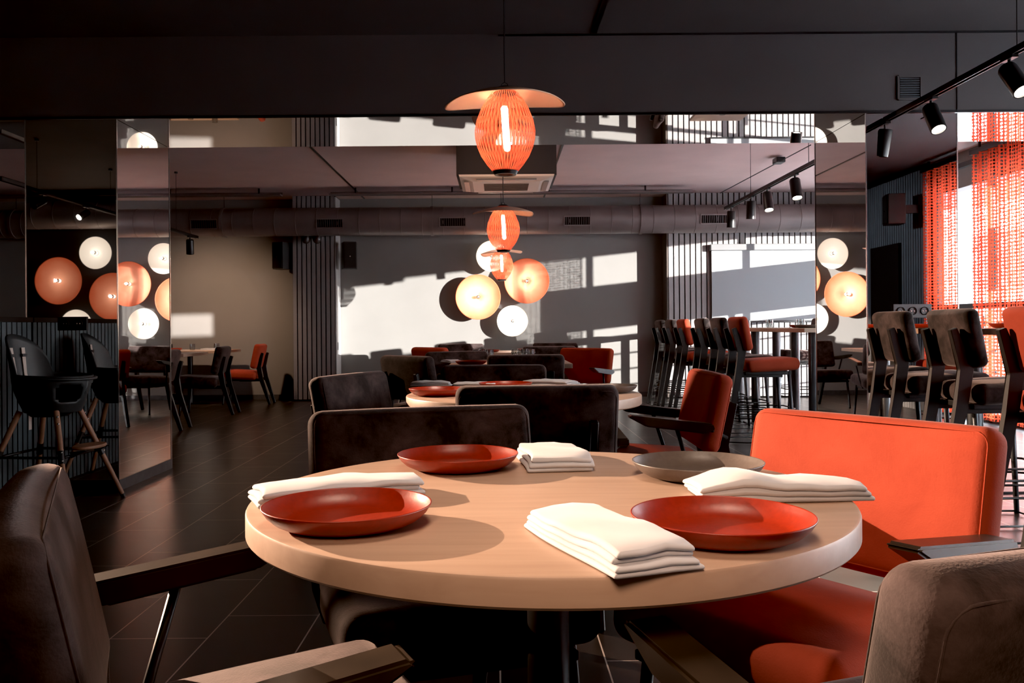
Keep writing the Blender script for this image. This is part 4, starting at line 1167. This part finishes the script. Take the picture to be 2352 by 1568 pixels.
lamp('SPOT', 'warm_fill', (-.35, -.75, 2.4), 190, (1, .66, .46), Vector((.42, 1.05, .7)) - Vector((-.35, -.75, 2.4)), spot_size=math.radians(38), spot_blend=.5, shadow_soft_size=.4)
for p, e in zip(PEND, (30, 30, 26)):
    lamp('POINT', 'pendant_bulb', p + Vector((0, 0, .02)), e, (1, .66, .42), shadow_soft_size=.02)
for p, k in DISC:
    s = -1 if k < 2 else 1
    lamp('POINT', 'disc_bulb', p + Vector((0, s*.085, 0)), (2.6, 2.4, 2.6, 2.4)[k], (1, .78, .60), shadow_soft_size=.015)
# overhead fill spots added without fixtures, then the track beams
lamp('SPOT', 'overhead_fill', (.1, 1.2, 2.86), 110, (1, .74, .56), Vector((0, .1, -1)), spot_size=math.radians(48), spot_blend=.6, shadow_soft_size=.35)
lamp('SPOT', 'overhead_fill', (.1, 2.9, 2.88), 230, (1, .74, .58), Vector((0, .75, -2.13)), spot_size=math.radians(32), spot_blend=.6, shadow_soft_size=.1)
for x, y in ((-1.6, 8.2), (1.6, 8.2), (.0, 10.8)):
    lamp('SPOT', 'overhead_fill', (x, y, 2.88), 45, (1, .72, .60), Vector((0, 0, -1)), spot_size=math.radians(120), spot_blend=.8, shadow_soft_size=.05)
lamp('SPOT', 'track_and_added_beam', (-3.86, 10.75, 2.05), 130, (1, .66, .44), Vector((-.25, 1.75, -1.0)), spot_size=math.radians(95), spot_blend=.9, shadow_soft_size=.04)
lamp('SPOT', 'track_and_added_beam', (XT, 4.0, 2.2), 60, (1, .85, .7), Vector((.1, -.5, -.85)), spot_size=math.radians(50), spot_blend=.6, shadow_soft_size=.04)
lamp('SPOT', 'track_and_added_beam', (XT, 5.0, 2.2), 60, (1, .85, .7), Vector((.1, -.5, -.85)), spot_size=math.radians(50), spot_blend=.6, shadow_soft_size=.04)
src = Vector((-3.86, 7.35, 2.02)); tg = PY(440, 747, Y_FAR); ax = (tg-src).normalized()
lamp('SPOT', 'wall_patch_beam', src, 3800, (1, .92, .84), ax, spot_size=math.radians(24), spot_blend=.1, shadow_soft_size=.0022)  # added spot that makes the bright patch on the far wall
t = thing('added_spot_rig', 'small added black box that shapes a wall light patch, hidden behind the pillar', 'spotlight', src)  # added hidden box whose slot gives the wall patch its outline
q = ax.to_track_quat('Y', 'Z').to_matrix().to_4x4(); dd = .22; k = dd/(tg-src).length
hw_, hh_ = .31*k, .155*k
bm = BM()
for c, sz in (((0, dd, .03+hh_), (.12, .004, .06)), ((0, dd, -.03-hh_), (.12, .004, .06)), ((.03+hw_, dd, 0), (.06, .004, 2*hh_+.002)), ((-.03-hw_, dd, 0), (.06, .004, 2*hh_+.002))): box(bm, c, sz, q)
obj('aperture_plate', bm, 'black_metal', t)
bm = BM()
for c, sz in (((0, dd/2-.02, .06), (.12, dd+.04, .004)), ((0, dd/2-.02, -.06), (.12, dd+.04, .004)), ((.06, dd/2-.02, 0), (.004, dd+.04, .12)), ((-.06, dd/2-.02, 0), (.004, dd+.04, .12)), ((0, -.04, 0), (.12, .004, .12))): box(bm, c, sz, q)
obj('housing', bm, 'black_metal', t)
bm = BM(); tube(bm, [(0, 0, .06), (0, 0, Z_C-src.z)], .008, 8); obj('stem', bm, 'black_metal', t)
lamp('SPOT', 'track_and_added_beam', (XT, 4.6, 2.2), 1300, (1, .82, .66), Vector((1.55, 3.55, 0)) - Vector((XT, 4.6, 2.2)), spot_size=math.radians(19), spot_blend=.12, shadow_soft_size=.02)  # added spot standing in for sunlight on the floor
# window portal
lamp('AREA', 'portal', (X_R+.2, 4.8, 1.4), 1, (1, 1, 1), Vector((-1, 0, 0)), shape='RECTANGLE', size=9.4, size_y=2.8)
bpy.data.objects['portal'].data.cycles.is_portal = True

vs = sc.view_settings
vs.view_transform = 'Standard'; vs.look = 'None'; vs.exposure = 0.0; vs.gamma = 1.0
vs.use_curve_mapping = True
vs.curve_mapping.black_level = (.003, .004, .0045); vs.curve_mapping.update()
sc.cycles.use_denoising = True
sc.cycles.max_bounces = 8; sc.cycles.transparent_max_bounces = 12; sc.cycles.diffuse_bounces = 4; sc.cycles.glossy_bounces = 6
sc.cycles.sample_clamp_indirect = 6; sc.cycles.caustics_reflective = False; sc.cycles.caustics_refractive = False
